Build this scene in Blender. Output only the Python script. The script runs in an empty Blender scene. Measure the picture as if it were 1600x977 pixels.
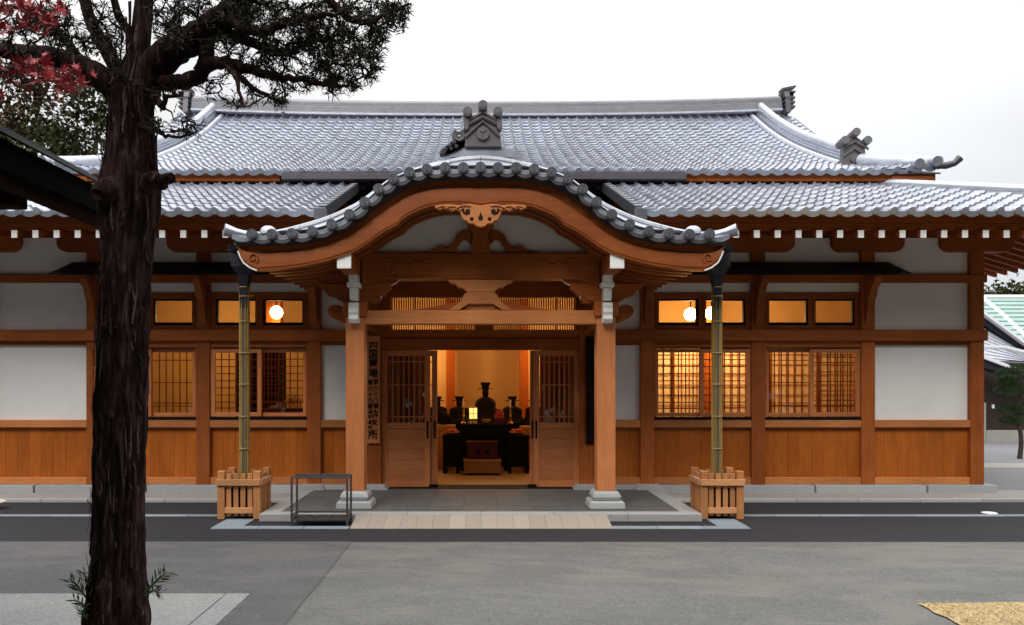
import bpy, math, random
import numpy as np
from mathutils import Vector, Matrix, noise
from math import radians, sin, cos, pi, sqrt

random.seed(11)
rng = np.random.default_rng(5)
scene = bpy.context.scene
col = scene.collection

# ------------------------------------------------------------------ camera
CAMY, EYE, FPX = -12.0, 1.75, 1200.0          # focal length in pixels of the 1600 px wide photograph
cam_data = bpy.data.cameras.new('camera')
cam_data.sensor_width = 36.0
cam_data.lens = 36.0 * FPX / 1600.0
cam_data.shift_x = 49.0 / 1600.0
cam_data.shift_y = 108.0 / 1600.0
cam_data.clip_end = 2000
cam = bpy.data.objects.new('camera', cam_data)
col.objects.link(cam)
cam.location = (0, CAMY, EYE)
cam.rotation_euler = (radians(90), 0, 0)
scene.camera = cam

# ------------------------------------------------------------------ sky and sun (overcast late afternoon)
SUN_EL, SUN_AZ = radians(45), radians(205)      # azimuth clockwise from +Y: behind the camera, a little to the left
world = bpy.data.worlds.new('World')
scene.world = world
world.use_nodes = True
wn = world.node_tree
wn.nodes.clear()
def N(nt, typ, **kw):
    n = nt.nodes.new(typ)
    for k, v in kw.items():
        setattr(n, k, v)
    return n
w_out = N(wn, 'ShaderNodeOutputWorld')
w_sky = N(wn, 'ShaderNodeTexSky', sky_type='NISHITA', sun_disc=False)
w_sky.sun_elevation = SUN_EL
w_sky.sun_rotation = SUN_AZ
w_bg1 = N(wn, 'ShaderNodeBackground'); w_bg1.inputs[1].default_value = 0.10
wn.links.new(w_sky.outputs[0], w_bg1.inputs[0])
w_tc = N(wn, 'ShaderNodeTexCoord')
w_map = N(wn, 'ShaderNodeMapping'); w_map.inputs['Location'].default_value = (0.35, 0.1, 0.3); w_map.inputs['Scale'].default_value = (1.0, 1.0, 2.4)
w_no = N(wn, 'ShaderNodeTexNoise'); w_no.inputs['Scale'].default_value = 1.25; w_no.inputs['Detail'].default_value = 4.0; w_no.inputs['Roughness'].default_value = 0.42
w_rp = N(wn, 'ShaderNodeValToRGB')
w_rp.color_ramp.elements[0].position = 0.40; w_rp.color_ramp.elements[0].color = (0.82, 0.825, 0.85, 1)
w_rp.color_ramp.elements[1].position = 0.60; w_rp.color_ramp.elements[1].color = (1.08, 1.09, 1.11, 1)
e = w_rp.color_ramp.elements.new(0.48); e.color = (0.97, 0.945, 0.91, 1)
w_bg2 = N(wn, 'ShaderNodeBackground'); w_bg2.inputs[1].default_value = 1.0
w_mx = N(wn, 'ShaderNodeMixShader'); w_mx.inputs[0].default_value = 0.88
wn.links.new(w_tc.outputs['Generated'], w_map.inputs[0])
wn.links.new(w_map.outputs[0], w_no.inputs['Vector'])
wn.links.new(w_no.outputs['Fac'], w_rp.inputs[0])
# overcast luminance law: the zenith is three times as bright as the horizon
w_sep = N(wn, 'ShaderNodeSeparateXYZ'); wn.links.new(w_tc.outputs['Generated'], w_sep.inputs[0])
w_cl = N(wn, 'ShaderNodeClamp'); wn.links.new(w_sep.outputs['Z'], w_cl.inputs[0])
w_pw = N(wn, 'ShaderNodeMath', operation='POWER'); w_pw.inputs[1].default_value = 2.0; wn.links.new(w_cl.outputs[0], w_pw.inputs[0])
w_mr = N(wn, 'ShaderNodeMapRange'); w_mr.inputs[3].default_value = 0.40; w_mr.inputs[4].default_value = 2.45
wn.links.new(w_pw.outputs[0], w_mr.inputs[0])
w_sc = N(wn, 'ShaderNodeVectorMath', operation='SCALE')
wn.links.new(w_rp.outputs[0], w_sc.inputs[0]); wn.links.new(w_mr.outputs[0], w_sc.inputs['Scale'])
wn.links.new(w_sc.outputs[0], w_bg2.inputs[0])
wn.links.new(w_bg1.outputs[0], w_mx.inputs[1])
wn.links.new(w_bg2.outputs[0], w_mx.inputs[2])
wn.links.new(w_mx.outputs[0], w_out.inputs[0])

sun_data = bpy.data.lights.new('sun', 'SUN')
sun_data.energy = 0.85
sun_data.angle = radians(24)
sun_data.color = (1.0, 0.95, 0.88)
sun = bpy.data.objects.new('sun', sun_data)
col.objects.link(sun)
sd = Vector((sin(SUN_AZ) * cos(SUN_EL), cos(SUN_AZ) * cos(SUN_EL), sin(SUN_EL)))
sun.rotation_euler = sd.to_track_quat('Z', 'Y').to_euler()
sun.location = sd * 40

vs = scene.view_settings
vs.view_transform = 'Standard'; vs.look = 'None'; vs.exposure = 0.82; vs.gamma = 1.0
vs.use_curve_mapping = False
scene.cycles.use_adaptive_sampling = True
scene.cycles.use_denoising = True
scene.cycles.max_bounces = 8
scene.cycles.sample_clamp_indirect = 6.0

# ------------------------------------------------------------------ helpers
def PX(px, d): return (px - 751.0) * d / FPX          # metres right of the porch axis for a thing d metres away
def PZ(py, d): return EYE + (596.0 - py) * d / FPX    # height above the ground

class MB:
    """collects shapes, then becomes ONE mesh object"""
    def __init__(s): s.v = []; s.f = []
    def add(s, vs_, fs_):
        b = len(s.v); s.v += [tuple(p) for p in vs_]; s.f += [tuple(i + b for i in q) for q in fs_]; return s
    def box(s, x0, x1, y0, y1, z0, z1):
        return s.add([(x0,y0,z0),(x1,y0,z0),(x1,y1,z0),(x0,y1,z0),(x0,y0,z1),(x1,y0,z1),(x1,y1,z1),(x0,y1,z1)],
                     [(0,3,2,1),(4,5,6,7),(0,1,5,4),(1,2,6,5),(2,3,7,6),(3,0,4,7)])
    def prism(s, poly, a0, a1, axis='y'):
        n = len(poly)
        def p(u, w, a): return (u, a, w) if axis == 'y' else ((a, u, w) if axis == 'x' else (u, w, a))
        vs_ = [p(u, w, a0) for u, w in poly] + [p(u, w, a1) for u, w in poly]
        fs_ = [tuple(range(n)), tuple(range(2*n-1, n-1, -1))]
        fs_ += [(i, i + n, (i + 1) % n + n, (i + 1) % n) for i in range(n)]
        return s.add(vs_, fs_)
    def band(s, top, bot, a0, a1):
        """a plate between two curves (lists of (x,z) of equal length), between y=a0 and y=a1, made of quads"""
        n = len(top); vs_ = []
        for (t, b) in zip(top, bot):
            vs_ += [(t[0], a0, t[1]), (b[0], a0, b[1]), (b[0], a1, b[1]), (t[0], a1, t[1])]
        fs_ = [(0,1,2,3), (4*n-4, 4*n-1, 4*n-2, 4*n-3)]
        for i in range(n - 1):
            a = 4*i; b = a + 4
            fs_ += [(a, b, b+1, a+1), (a+1, b+1, b+2, a+2), (a+2, b+2, b+3, a+3), (a+3, b+3, b, a)]
        return s.add(vs_, fs_)
    def loft(s, rings, closed=True, caps=True):
        n = len(rings[0]); b = []
        for r in rings: b += list(r)
        fs_ = []
        m = n if closed else n - 1
        for k in range(len(rings) - 1):
            for i in range(m):
                j = (i + 1) % n
                fs_.append((k*n+i, k*n+j, (k+1)*n+j, (k+1)*n+i))
        if caps and closed:
            fs_.append(tuple(range(n-1, -1, -1))); fs_.append(tuple((len(rings)-1)*n + i for i in range(n)))
        return s.add(b, fs_)
    def tube(s, path, rad, n=8, caps=True):
        path = [Vector(p) for p in path]
        if not hasattr(rad, '__len__'): rad = [rad] * len(path)
        rings = []; up = None
        for i, p in enumerate(path):
            t = (path[min(i+1, len(path)-1)] - path[max(i-1, 0)])
            if t.length < 1e-9: t = Vector((0,0,1))
            t.normalize()
            if up is None:
                up = Vector((0,0,1)) if abs(t.z) < 0.9 else Vector((1,0,0))
            a = t.cross(up)
            if a.length < 1e-6: a = t.orthogonal()
            a.normalize(); b = a.cross(t).normalized(); up = b
            rings.append([p + (a*cos(2*pi*k/n) + b*sin(2*pi*k/n))*rad[i] for k in range(n)])
        return s.loft(rings, True, caps)
    def lathe(s, prof, c, n=16):
        """prof: (radius, z) from bottom to top round the vertical axis through c"""
        rings = [[(c[0]+r*cos(2*pi*k/n), c[1]+r*sin(2*pi*k/n), c[2]+z) for k in range(n)] for r, z in prof]
        return s.loft(rings)
    def build(s, name, mat, parent=None, smooth=False, bevel=0.0, recalc=True):
        me = bpy.data.meshes.new(name)
        me.from_pydata(s.v, [], s.f)
        if recalc:
            import bmesh
            bm = bmesh.new(); bm.from_mesh(me)
            bmesh.ops.recalc_face_normals(bm, faces=bm.faces)
            bm.to_mesh(me); bm.free()
        return link(name, me, mat, parent, smooth, bevel)

def link(name, me, mat, parent=None, smooth=False, bevel=0.0):
    if mat is not None and len(me.materials) == 0: me.materials.append(M[mat] if isinstance(mat, str) else mat)
    if smooth:
        me.polygons.foreach_set('use_smooth', [True] * len(me.polygons))
        me.set_sharp_from_angle(angle=radians(40))
    o = bpy.data.objects.new(name, me)
    col.objects.link(o)
    if parent is not None: o.parent = parent
    if bevel:
        b = o.modifiers.new('edge', 'BEVEL'); b.width = bevel; b.segments = 2; b.limit_method = 'ANGLE'; b.angle_limit = radians(50)
    return o

def inst(src, name, parent, loc=(0,0,0), rot=(0,0,0), scl=(1,1,1)):
    o = bpy.data.objects.new(name, src if isinstance(src, bpy.types.Mesh) else src.data)
    col.objects.link(o); o.parent = parent
    o.location = loc; o.rotation_euler = rot; o.scale = scl
    return o

def arr_mesh(name, V, F):
    """big meshes: V (n,3) array, F (m,k) array of equal-sided faces"""
    V = np.asarray(V, dtype=np.float32); F = np.asarray(F, dtype=np.int32)
    me = bpy.data.meshes.new(name)
    me.vertices.add(len(V)); me.vertices.foreach_set('co', V.ravel())
    m, k = F.shape
    me.loops.add(m * k); me.loops.foreach_set('vertex_index', F.ravel())
    me.polygons.add(m); me.polygons.foreach_set('loop_start', np.arange(0, m*k, k, dtype=np.int32))
    me.polygons.foreach_set('loop_total', np.full(m, k, dtype=np.int32))
    me.update(calc_edges=True); me.validate()
    return me

def empty(name, label=None, cat=None, loc=(0,0,0), rz=0.0, group=None):
    o = bpy.data.objects.new(name, None); col.objects.link(o)
    o.location = loc; o.rotation_euler = (0, 0, rz); o.empty_display_size = 0.2
    if label: tag(o, label, cat, group)
    return o
def tag(o, label=None, cat=None, group=None, kind=None):
    if label: o['label'] = label
    if cat: o['category'] = cat
    if group: o['group'] = group
    if kind: o['kind'] = kind
    return o
def structure(o): o['kind'] = 'structure'; return o
def copy_tree(o, parent=None):
    c = o.copy(); col.objects.link(c); c.parent = parent
    for ch in list(o.children): copy_tree(ch, c)
    return c
def lerp_curve(pts):
    xs = np.array([p[0] for p in pts]); ys = np.array([p[1] for p in pts])
    return lambda x: float(np.interp(x, xs, ys))
def smooth_curve(pts):
    """monotone-ish cubic through points (x ascending)"""
    xs = np.array([p[0] for p in pts], float); ys = np.array([p[1] for p in pts], float)
    m = np.gradient(ys, xs)
    def f(x):
        i = int(np.clip(np.searchsorted(xs, x) - 1, 0, len(xs) - 2))
        h = xs[i+1] - xs[i]; t = min(max((x - xs[i]) / h, 0), 1)
        return float((2*t**3-3*t**2+1)*ys[i] + (t**3-2*t**2+t)*h*m[i] + (-2*t**3+3*t**2)*ys[i+1] + (t**3-t**2)*h*m[i+1])
    return f

# ------------------------------------------------------------------ materials (all procedural)
M = {}
def mat_new(name):
    m = bpy.data.materials.new(name); m.use_nodes = True
    nt = m.node_tree; b = nt.nodes['Principled BSDF']
    M[name] = m
    return m, nt, b
def mixcol(nt, fac, a, b, blend='MIX'):
    n = N(nt, 'ShaderNodeMix', data_type='RGBA', blend_type=blend)
    for sock, val in ((n.inputs[0], fac), (n.inputs[6], a), (n.inputs[7], b)):
        if isinstance(val, (int, float)): sock.default_value = val
        elif isinstance(val, tuple): sock.default_value = (*val[:3], 1)
        else: nt.links.new(val, sock)
    return n.outputs[2]
def ramp(nt, src, stops):
    r = N(nt, 'ShaderNodeValToRGB')
    el = r.color_ramp.elements
    while len(el) < len(stops): el.new(0.5)
    for e_, (p, c) in zip(el, stops):
        e_.position = p; e_.color = (*c, 1) if len(c) == 3 else c
    nt.links.new(src, r.inputs[0]); return r.outputs[0]
def coords(nt, scale=(1,1,1), rnd=True):
    tc = N(nt, 'ShaderNodeTexCoord'); mp = N(nt, 'ShaderNodeMapping')
    mp.inputs['Scale'].default_value = scale
    if rnd:
        oi = N(nt, 'ShaderNodeObjectInfo'); vm = N(nt, 'ShaderNodeVectorMath', operation='SCALE')
        cb = N(nt, 'ShaderNodeCombineXYZ')
        for k in range(3): nt.links.new(oi.outputs['Random'], cb.inputs[k])
        nt.links.new(cb.outputs[0], vm.inputs[0]); vm.inputs['Scale'].default_value = 17.0
        ad = N(nt, 'ShaderNodeVectorMath', operation='ADD')
        nt.links.new(tc.outputs['Object'], ad.inputs[0]); nt.links.new(vm.outputs[0], ad.inputs[1])
        nt.links.new(ad.outputs[0], mp.inputs[0])
    else:
        nt.links.new(tc.outputs['Object'], mp.inputs[0])
    return mp.outputs[0]
def noi(nt, vec, scale, detail=4, rough=0.5, dist=0.0):
    n = N(nt, 'ShaderNodeTexNoise'); n.inputs['Scale'].default_value = scale; n.inputs['Detail'].default_value = detail
    n.inputs['Roughness'].default_value = rough; n.inputs['Distortion'].default_value = dist
    nt.links.new(vec, n.inputs['Vector']); return n.outputs['Fac']
def bump(nt, b, h, strength, dist=0.01):
    n = N(nt, 'ShaderNodeBump'); n.inputs['Strength'].default_value = strength; n.inputs['Distance'].default_value = dist
    nt.links.new(h, n.inputs['Height']); nt.links.new(n.outputs[0], b.inputs['Normal'])
def rand_val(nt, lo, hi):
    oi = N(nt, 'ShaderNodeObjectInfo'); mr = N(nt, 'ShaderNodeMapRange')
    mr.inputs[3].default_value = lo; mr.inputs[4].default_value = hi
    nt.links.new(oi.outputs['Random'], mr.inputs[0]); return mr.outputs[0]
def scale_col(nt, c, val):
    v = N(nt, 'ShaderNodeVectorMath', operation='SCALE'); nt.links.new(c, v.inputs[0]); nt.links.new(val, v.inputs['Scale']); return v.outputs[0]

def wood(name, axis, dark, light, rough=0.55, var=0.20, grain=22.0):
    m, nt, b = mat_new(name)
    s = [1.0, 1.0, 1.0]; s['xyz'.index(axis)] = 0.05
    v = coords(nt, tuple(s))
    g = noi(nt, v, grain, 5, 0.6, 0.6)
    g2 = noi(nt, v, grain * 5, 3, 0.6)
    c = ramp(nt, g, [(0.28, dark), (0.5, tuple((a + q) / 2 for a, q in zip(dark, light))), (0.72, light)])
    c2 = mixcol(nt, 0.36, c, ramp(nt, g2, [(0.35, tuple(a * 0.55 for a in dark)), (0.6, light)]))
    big = noi(nt, coords(nt, (0.8, 0.8, 0.8)), 1.6, 3)
    c3 = mixcol(nt, 0.36, c2, ramp(nt, big, [(0.35, tuple(a * 0.7 for a in dark)), (0.7, light)]))
    nt.links.new(scale_col(nt, c3, rand_val(nt, 1 - var, 1 + var)), b.inputs['Base Color'])
    b.inputs['Roughness'].default_value = rough; b.inputs['Specular IOR Level'].default_value = 0.18
    bump(nt, b, g2, 0.28, 0.003)
    return m
WD, WL = (0.225, 0.054, 0.0095), (0.42, 0.116, 0.025)
for ax in 'xyz':
    wood('wood_' + ax, ax, WD, WL)
    wood('panel_' + ax, ax, (0.31, 0.076, 0.010), (0.50, 0.138, 0.020), 0.42, 0.11)
wood('pale_wood_x', 'x', (0.43, 0.150, 0.046), (0.60, 0.230, 0.080), 0.5)
wood('door_wood_z', 'z', (0.43, 0.142, 0.048), (0.60, 0.222, 0.084), 0.5)
wood('door_wood_x', 'x', (0.43, 0.142, 0.048), (0.60, 0.222, 0.084), 0.5, 0.05)
wood('planter_wood_z', 'z', (0.40, 0.16, 0.055), (0.60, 0.27, 0.11), 0.6, 0.14)
wood('planter_wood_x', 'x', (0.46, 0.20, 0.08), (0.66, 0.33, 0.15), 0.6, 0.14)
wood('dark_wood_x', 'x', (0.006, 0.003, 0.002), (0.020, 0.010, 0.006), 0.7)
wood('altar_wood', 'x', (0.05, 0.012, 0.006), (0.12, 0.028, 0.012), 0.35)
wood('bamboo', 'z', (0.21, 0.125, 0.032), (0.38, 0.25, 0.085), 0.4)
wood('brown_wall_x', 'z', (0.028, 0.018, 0.014), (0.05, 0.034, 0.028), 0.7)

def simple(name, c, rough=0.5, metal=0.0, var=0.0, nscale=0.0, namp=0.25, bmp=0.0, spec=None):
    m, nt, b = mat_new(name)
    b.inputs['Roughness'].default_value = rough; b.inputs['Metallic'].default_value = metal
    b.inputs['Base Color'].default_value = (*c, 1)
    if spec is None and max(c) < 0.13 and metal == 0: spec = 0.10
    if spec is not None: b.inputs['Specular IOR Level'].default_value = spec
    if nscale:
        n1 = noi(nt, coords(nt), nscale, 6, 0.62)
        cc = ramp(nt, n1, [(0.3, tuple(k * (1 - namp) for k in c)), (0.7, tuple(min(k * (1 + namp), 1) for k in c))])
        if var: cc = scale_col(nt, cc, rand_val(nt, 1 - var, 1 + var))
        nt.links.new(cc, b.inputs['Base Color'])
        if bmp: bump(nt, b, n1, bmp, 0.01)
    elif var:
        rg = N(nt, 'ShaderNodeRGB'); rg.outputs[0].default_value = (*c, 1)
        nt.links.new(scale_col(nt, rg.outputs[0], rand_val(nt, 1 - var, 1 + var)), b.inputs['Base Color'])
    return m
simple('plaster', (0.76, 0.74, 0.72), 0.85, nscale=1.6, namp=0.055, bmp=0.10)
simple('gofun_white', (0.80, 0.80, 0.78), 0.6, nscale=30, namp=0.06)
simple('stone', (0.36, 0.37, 0.37), 0.75, var=0.10, nscale=60, namp=0.16, bmp=0.1)
simple('kerb_stone', (0.22, 0.26, 0.29), 0.7, var=0.12, nscale=45, namp=0.22, bmp=0.1)
simple('pale_stone', (0.36, 0.355, 0.34), 0.75, var=0.08, nscale=50, namp=0.12, bmp=0.1)
simple('walk_concrete', (0.30, 0.29, 0.265), 0.85, nscale=9, namp=0.10, bmp=0.08)
simple('porch_slab', (0.11, 0.112, 0.11), 0.6, var=0.10, nscale=14, namp=0.14, bmp=0.05)
simple('ramp_tile', (0.34, 0.295, 0.245), 0.75, var=0.10, nscale=40, namp=0.12, bmp=0.08)
simple('steel', (0.10, 0.10, 0.105), 0.45, 0.6, nscale=30, namp=0.3)
simple('bronze', (0.020, 0.020, 0.030), 0.45, 0.4, nscale=12, namp=0.3)
simple('gutter', (0.085, 0.075, 0.085), 0.45, 0.2, nscale=6, namp=0.15)
simple('pipe_grey', (0.10, 0.10, 0.085), 0.5)
simple('copper_dark', (0.012, 0.010, 0.010), 0.55, nscale=8, namp=0.3)
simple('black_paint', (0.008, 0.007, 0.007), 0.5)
simple('ink', (0.006, 0.006, 0.008), 0.5)
simple('lacquer', (0.006, 0.005, 0.005), 0.3)
simple('statue_dark', (0.010, 0.005, 0.004), 0.55, nscale=12, namp=0.4)
simple('gold', (0.60, 0.36, 0.09), 0.35, 0.7, nscale=40, namp=0.35)
simple('brass', (0.50, 0.30, 0.09), 0.3, 0.9)
simple('red_cloth', (0.36, 0.03, 0.02), 0.6, nscale=30, namp=0.3)
simple('white_wax', (0.75, 0.70, 0.60), 0.5)
simple('interior_wall', (0.62, 0.42, 0.19), 0.9, nscale=1.5, namp=0.05)
simple('shoji_paper', (0.80, 0.72, 0.55), 0.9, nscale=1.2, namp=0.05)
simple('interior_floor', (0.30, 0.20, 0.10), 0.8, nscale=18, namp=0.2)
simple('rope_straw', (0.42, 0.28, 0.10), 0.8, nscale=90, namp=0.35, bmp=0.4)
simple('leaf_dark', (0.011, 0.014, 0.005), 0.55, nscale=3, namp=0.45)
simple('leaf_bg', (0.036, 0.040, 0.012), 0.6, nscale=1.1, namp=0.5)
simple('leaf_brown', (0.052, 0.032, 0.011), 0.6, nscale=1.1, namp=0.45)
simple('leaf_pine', (0.035, 0.060, 0.024), 0.6, nscale=3, namp=0.4)
simple('leaf_sprout', (0.060, 0.100, 0.038), 0.5)
simple('maple_red', (0.32, 0.012, 0.018), 0.5, var=0.35)
simple('bark_grey', (0.060, 0.045, 0.038), 0.9, nscale=14, namp=0.4, bmp=0.5)
simple('bark_pale', (0.085, 0.060, 0.054), 0.9, nscale=25, namp=0.45, spec=0.05)
simple('gravel', (0.19, 0.19, 0.20), 0.9, nscale=70, namp=0.35, bmp=0.6)
simple('green_copper', (0.24, 0.35, 0.32), 0.55, nscale=1.5, namp=0.12)
simple('white_trim', (0.72, 0.74, 0.76), 0.5)
simple('grey_siding', (0.36, 0.37, 0.42), 0.6, var=0.06, nscale=5, namp=0.08)
simple('shelter_black', (0.004, 0.0035, 0.004), 0.8, nscale=9, namp=0.4, spec=0.02)
simple('shelter_under', (0.018, 0.008, 0.006), 0.8, nscale=9, namp=0.3, spec=0.02)
simple('straw_blade', (0.44, 0.34, 0.18), 0.8, nscale=4, namp=0.25)
simple('verge_dark', (0.028, 0.026, 0.031), 0.75, nscale=9, namp=0.2)
simple('tag_red', (0.5, 0.03, 0.03), 0.5)

def tile_mat(name, c, metal, rough, var):
    m, nt, b = mat_new(name)
    n1 = noi(nt, coords(nt), 5.0, 5, 0.6); n2 = noi(nt, coords(nt), 55.0, 3, 0.6)
    cc = ramp(nt, n1, [(0.3, tuple(k * 0.70 for k in c)), (0.7, tuple(k * 1.20 for k in c))])
    big = noi(nt, coords(nt, (1, 0.35, 0.35), rnd=False), 1.3, 5, 0.6)
    cc = mixcol(nt, 0.30, cc, ramp(nt, big, [(0.35, tuple(k * 0.72 for k in c)), (0.65, tuple(k * 1.12 for k in c))]))
    cc = mixcol(nt, 0.2, cc, ramp(nt, n2, [(0.3, tuple(k * 0.7 for k in c)), (0.7, tuple(k * 1.2 for k in c))]))
    nt.links.new(scale_col(nt, cc, rand_val(nt, 1 - var, 1 + var)), b.inputs['Base Color'])
    b.inputs['Metallic'].default_value = metal
    mr = N(nt, 'ShaderNodeMapRange'); mr.inputs[3].default_value = rough - 0.08; mr.inputs[4].default_value = rough + 0.12
    nt.links.new(n1, mr.inputs[0]); nt.links.new(mr.outputs[0], b.inputs['Roughness'])
    bump(nt, b, n2, 0.06, 0.004)
tile_mat('tile', (0.47, 0.495, 0.56), 0.75, 0.34, 0.15)
tile_mat('tile_ridge', (0.25, 0.25, 0.272), 0.45, 0.45, 0.08)
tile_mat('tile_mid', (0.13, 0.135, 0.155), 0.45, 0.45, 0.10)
tile_mat('tile_crest', (0.125, 0.115, 0.122), 0.0, 0.6, 0.06)
tile_mat('tile_dark', (0.095, 0.09, 0.10), 0.5, 0.45, 0.10)
tile_mat('tile_pale', (0.48, 0.505, 0.565), 0.35, 0.42, 0.05)

def mat_glass():
    m, nt, b = mat_new('glass')
    nt.nodes.remove(b); out = nt.nodes['Material Output']
    tr = N(nt, 'ShaderNodeBsdfTransparent'); tr.inputs[0].default_value = (0.92, 0.93, 0.92, 1)
    gl = N(nt, 'ShaderNodeBsdfGlossy'); gl.inputs['Roughness'].default_value = 0.02
    fr = N(nt, 'ShaderNodeFresnel'); fr.inputs[0].default_value = 1.45
    mx = N(nt, 'ShaderNodeMixShader')
    nt.links.new(fr.outputs[0], mx.inputs[0]); nt.links.new(tr.outputs[0], mx.inputs[1]); nt.links.new(gl.outputs[0], mx.inputs[2])
    nt.links.new(mx.outputs[0], out.inputs[0])
mat_glass()
def emit(name, c, s):
    m, nt, b = mat_new(name)
    b.inputs['Base Color'].default_value = (*c, 1)
    b.inputs['Emission Color'].default_value = (*c, 1); b.inputs['Emission Strength'].default_value = s
emit('lamp_glow', (1.0, 0.80, 0.48), 9.0)
emit('lantern_glow', (1.0, 0.66, 0.18), 0.9)

def asphalt(name, c, patch=0.25, cbig=1.0):
    m, nt, b = mat_new(name)
    v = coords(nt, rnd=False)
    sp = noi(nt, v, 48, 5, 0.85); mid = noi(nt, v, 7, 5, 0.6); big = noi(nt, v, 0.55, 4, 0.55, 0.8)
    base = ramp(nt, big, [(0.36, tuple(k * (1 - patch) for k in c)), (0.68, tuple(k * (1 + patch) for k in c))])
    c2 = mixcol(nt, 0.45, base, ramp(nt, mid, [(0.3, tuple(k * 0.7 for k in c)), (0.7, tuple(k * 1.3 for k in c))]))
    c3 = mixcol(nt, 0.48, c2, ramp(nt, sp, [(0.36, tuple(k * 0.45 for k in c)), (0.62, tuple(min(1, k * 1.7) for k in c))]))
    st = ramp(nt, noi(nt, v, 30, 4, 0.85), [(0.54, (0, 0, 0)), (0.70, (1, 1, 1))])
    dust = ramp(nt, noi(nt, coords(nt, (0.55, 1.3, 1), rnd=False), 1.1, 6, 0.62, 1.4), [(0.46, (0, 0, 0)), (0.62, (1, 1, 1))])
    hf = N(nt, 'ShaderNodeMath', operation='MULTIPLY'); nt.links.new(dust, hf.inputs[0]); hf.inputs[1].default_value = 0.38 * cbig
    c3 = mixcol(nt, hf.outputs[0], c3, tuple(min(1, k * q) for k, q in zip(c, (1.75, 1.68, 1.52))))
    hs_ = N(nt, 'ShaderNodeMath', operation='MULTIPLY'); nt.links.new(st, hs_.inputs[0]); hs_.inputs[1].default_value = 0.42
    c3 = mixcol(nt, hs_.outputs[0], c3, tuple(min(1, k * 2.2) for k in c))
    nt.links.new(c3, b.inputs['Base Color']); b.inputs['Roughness'].default_value = 0.85; b.inputs['Specular IOR Level'].default_value = 0.2
    bump(nt, b, sp, 0.35, 0.006)
asphalt('asphalt_new', (0.026, 0.026, 0.030), 0.15, 0.25)
asphalt('asphalt_old', (0.118, 0.119, 0.113), 0.36)
asphalt('asphalt_mid', (0.094, 0.093, 0.096), 0.20)
asphalt('concrete_pad', (0.24, 0.25, 0.243), 0.12, 0.3)
asphalt('dry_grass', (0.36, 0.27, 0.145), 0.22)

def mat_bark():
    m, nt, b = mat_new('bark')
    v = coords(nt, (1, 1, 0.16), rnd=False); v2 = coords(nt, (1, 1, 0.24), rnd=False)
    f = noi(nt, v, 22, 6, 0.65, 0.8); g = noi(nt, v2, 11, 5, 0.62, 0.9); h = noi(nt, v, 70, 3, 0.6)
    c = ramp(nt, f, [(0.36, (0.005, 0.003, 0.003)), (0.50, (0.030, 0.015, 0.014)), (0.60, (0.075, 0.046, 0.043)), (0.72, (0.19, 0.14, 0.135))])
    c = mixcol(nt, 0.55, c, ramp(nt, g, [(0.40, (0.004, 0.002, 0.002)), (0.56, (0.018, 0.008, 0.007)), (0.64, (0.05, 0.028, 0.024)), (0.70, (0.24, 0.18, 0.165))]))
    nt.links.new(c, b.inputs['Base Color']); b.inputs['Roughness'].default_value = 0.9; b.inputs['Specular IOR Level'].default_value = 0.05
    bump(nt, b, mixcol(nt, 0.3, f, h), 0.8, 0.02)
mat_bark()
# ================================================================== GROUND AND PAVING (the setting)
def sheet(name, mat, x0, x1, y0, y1, z):
    return structure(MB().add([(x0,y0,z),(x1,y0,z),(x1,y1,z),(x0,y1,z)], [(0,1,2,3)]).build(name, mat, recalc=False))
sheet('ground', 'asphalt_old', -250, 250, -60, 400, -0.008)
sheet('asphalt', 'asphalt_new', -30, 30, -3.57, 0.3, -0.004)
sheet('asphalt_patch', 'asphalt_mid', -30, -1.42, -5.67, -3.572, -0.004)
sheet('asphalt_patch', 'asphalt_mid', -1.88, -1.42, -9.5, -5.672, -0.004)
rs_ = random.Random(4); sv = []
for k in range(60):
    y = -3.58 - k*0.1; x = -1.41 + rs_.uniform(-.012,.012); w = rs_.uniform(.0015,.006); sv.append(((x-w,y,-0.001),(x+w,y,-0.001)))
structure(MB().loft([list(p) for p in sv], closed=False).build('asphalt_seam', 'porch_slab', recalc=False))
pad = sheet('concrete_pad', 'concrete_pad', -9, -2.1, -9.5, -5.67, 0.004)
structure(MB().box(-2.09, -1.90, -9.5, -5.67, -0.02, 0.007).build('concrete_edging', 'concrete_pad', bevel=0.004))
sheet('gravel', 'gravel', 8.05, 40, -0.6, 60, 0.004)
sheet('gravel_path', 'walk_concrete', 8.6, 40, 3.5, 4.4, 0.010)
# walkway along the wall with its kerb face
wk = structure(MB().box(2.80, 9.2, -0.74, 0.1, -0.05, 0.040).build('walkway', 'walk_concrete', bevel=0.008))
wk2 = structure(MB().box(-9.2, -2.80, -0.74, 0.1, -0.05, 0.040).build('walkway', 'walk_concrete', bevel=0.008))
for sgn, w_ in ((1, wk), (-1, wk2)):
    x = 2.80
    while x < 9.0:
        a, b = sgn * x, sgn * (x + 0.895)
        MB().box(min(a, b), max(a, b), -0.84, -0.742, -0.05, 0.043).build('kerb_stone', 'pale_stone', w_, bevel=0.008)
        x += 0.90
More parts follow.
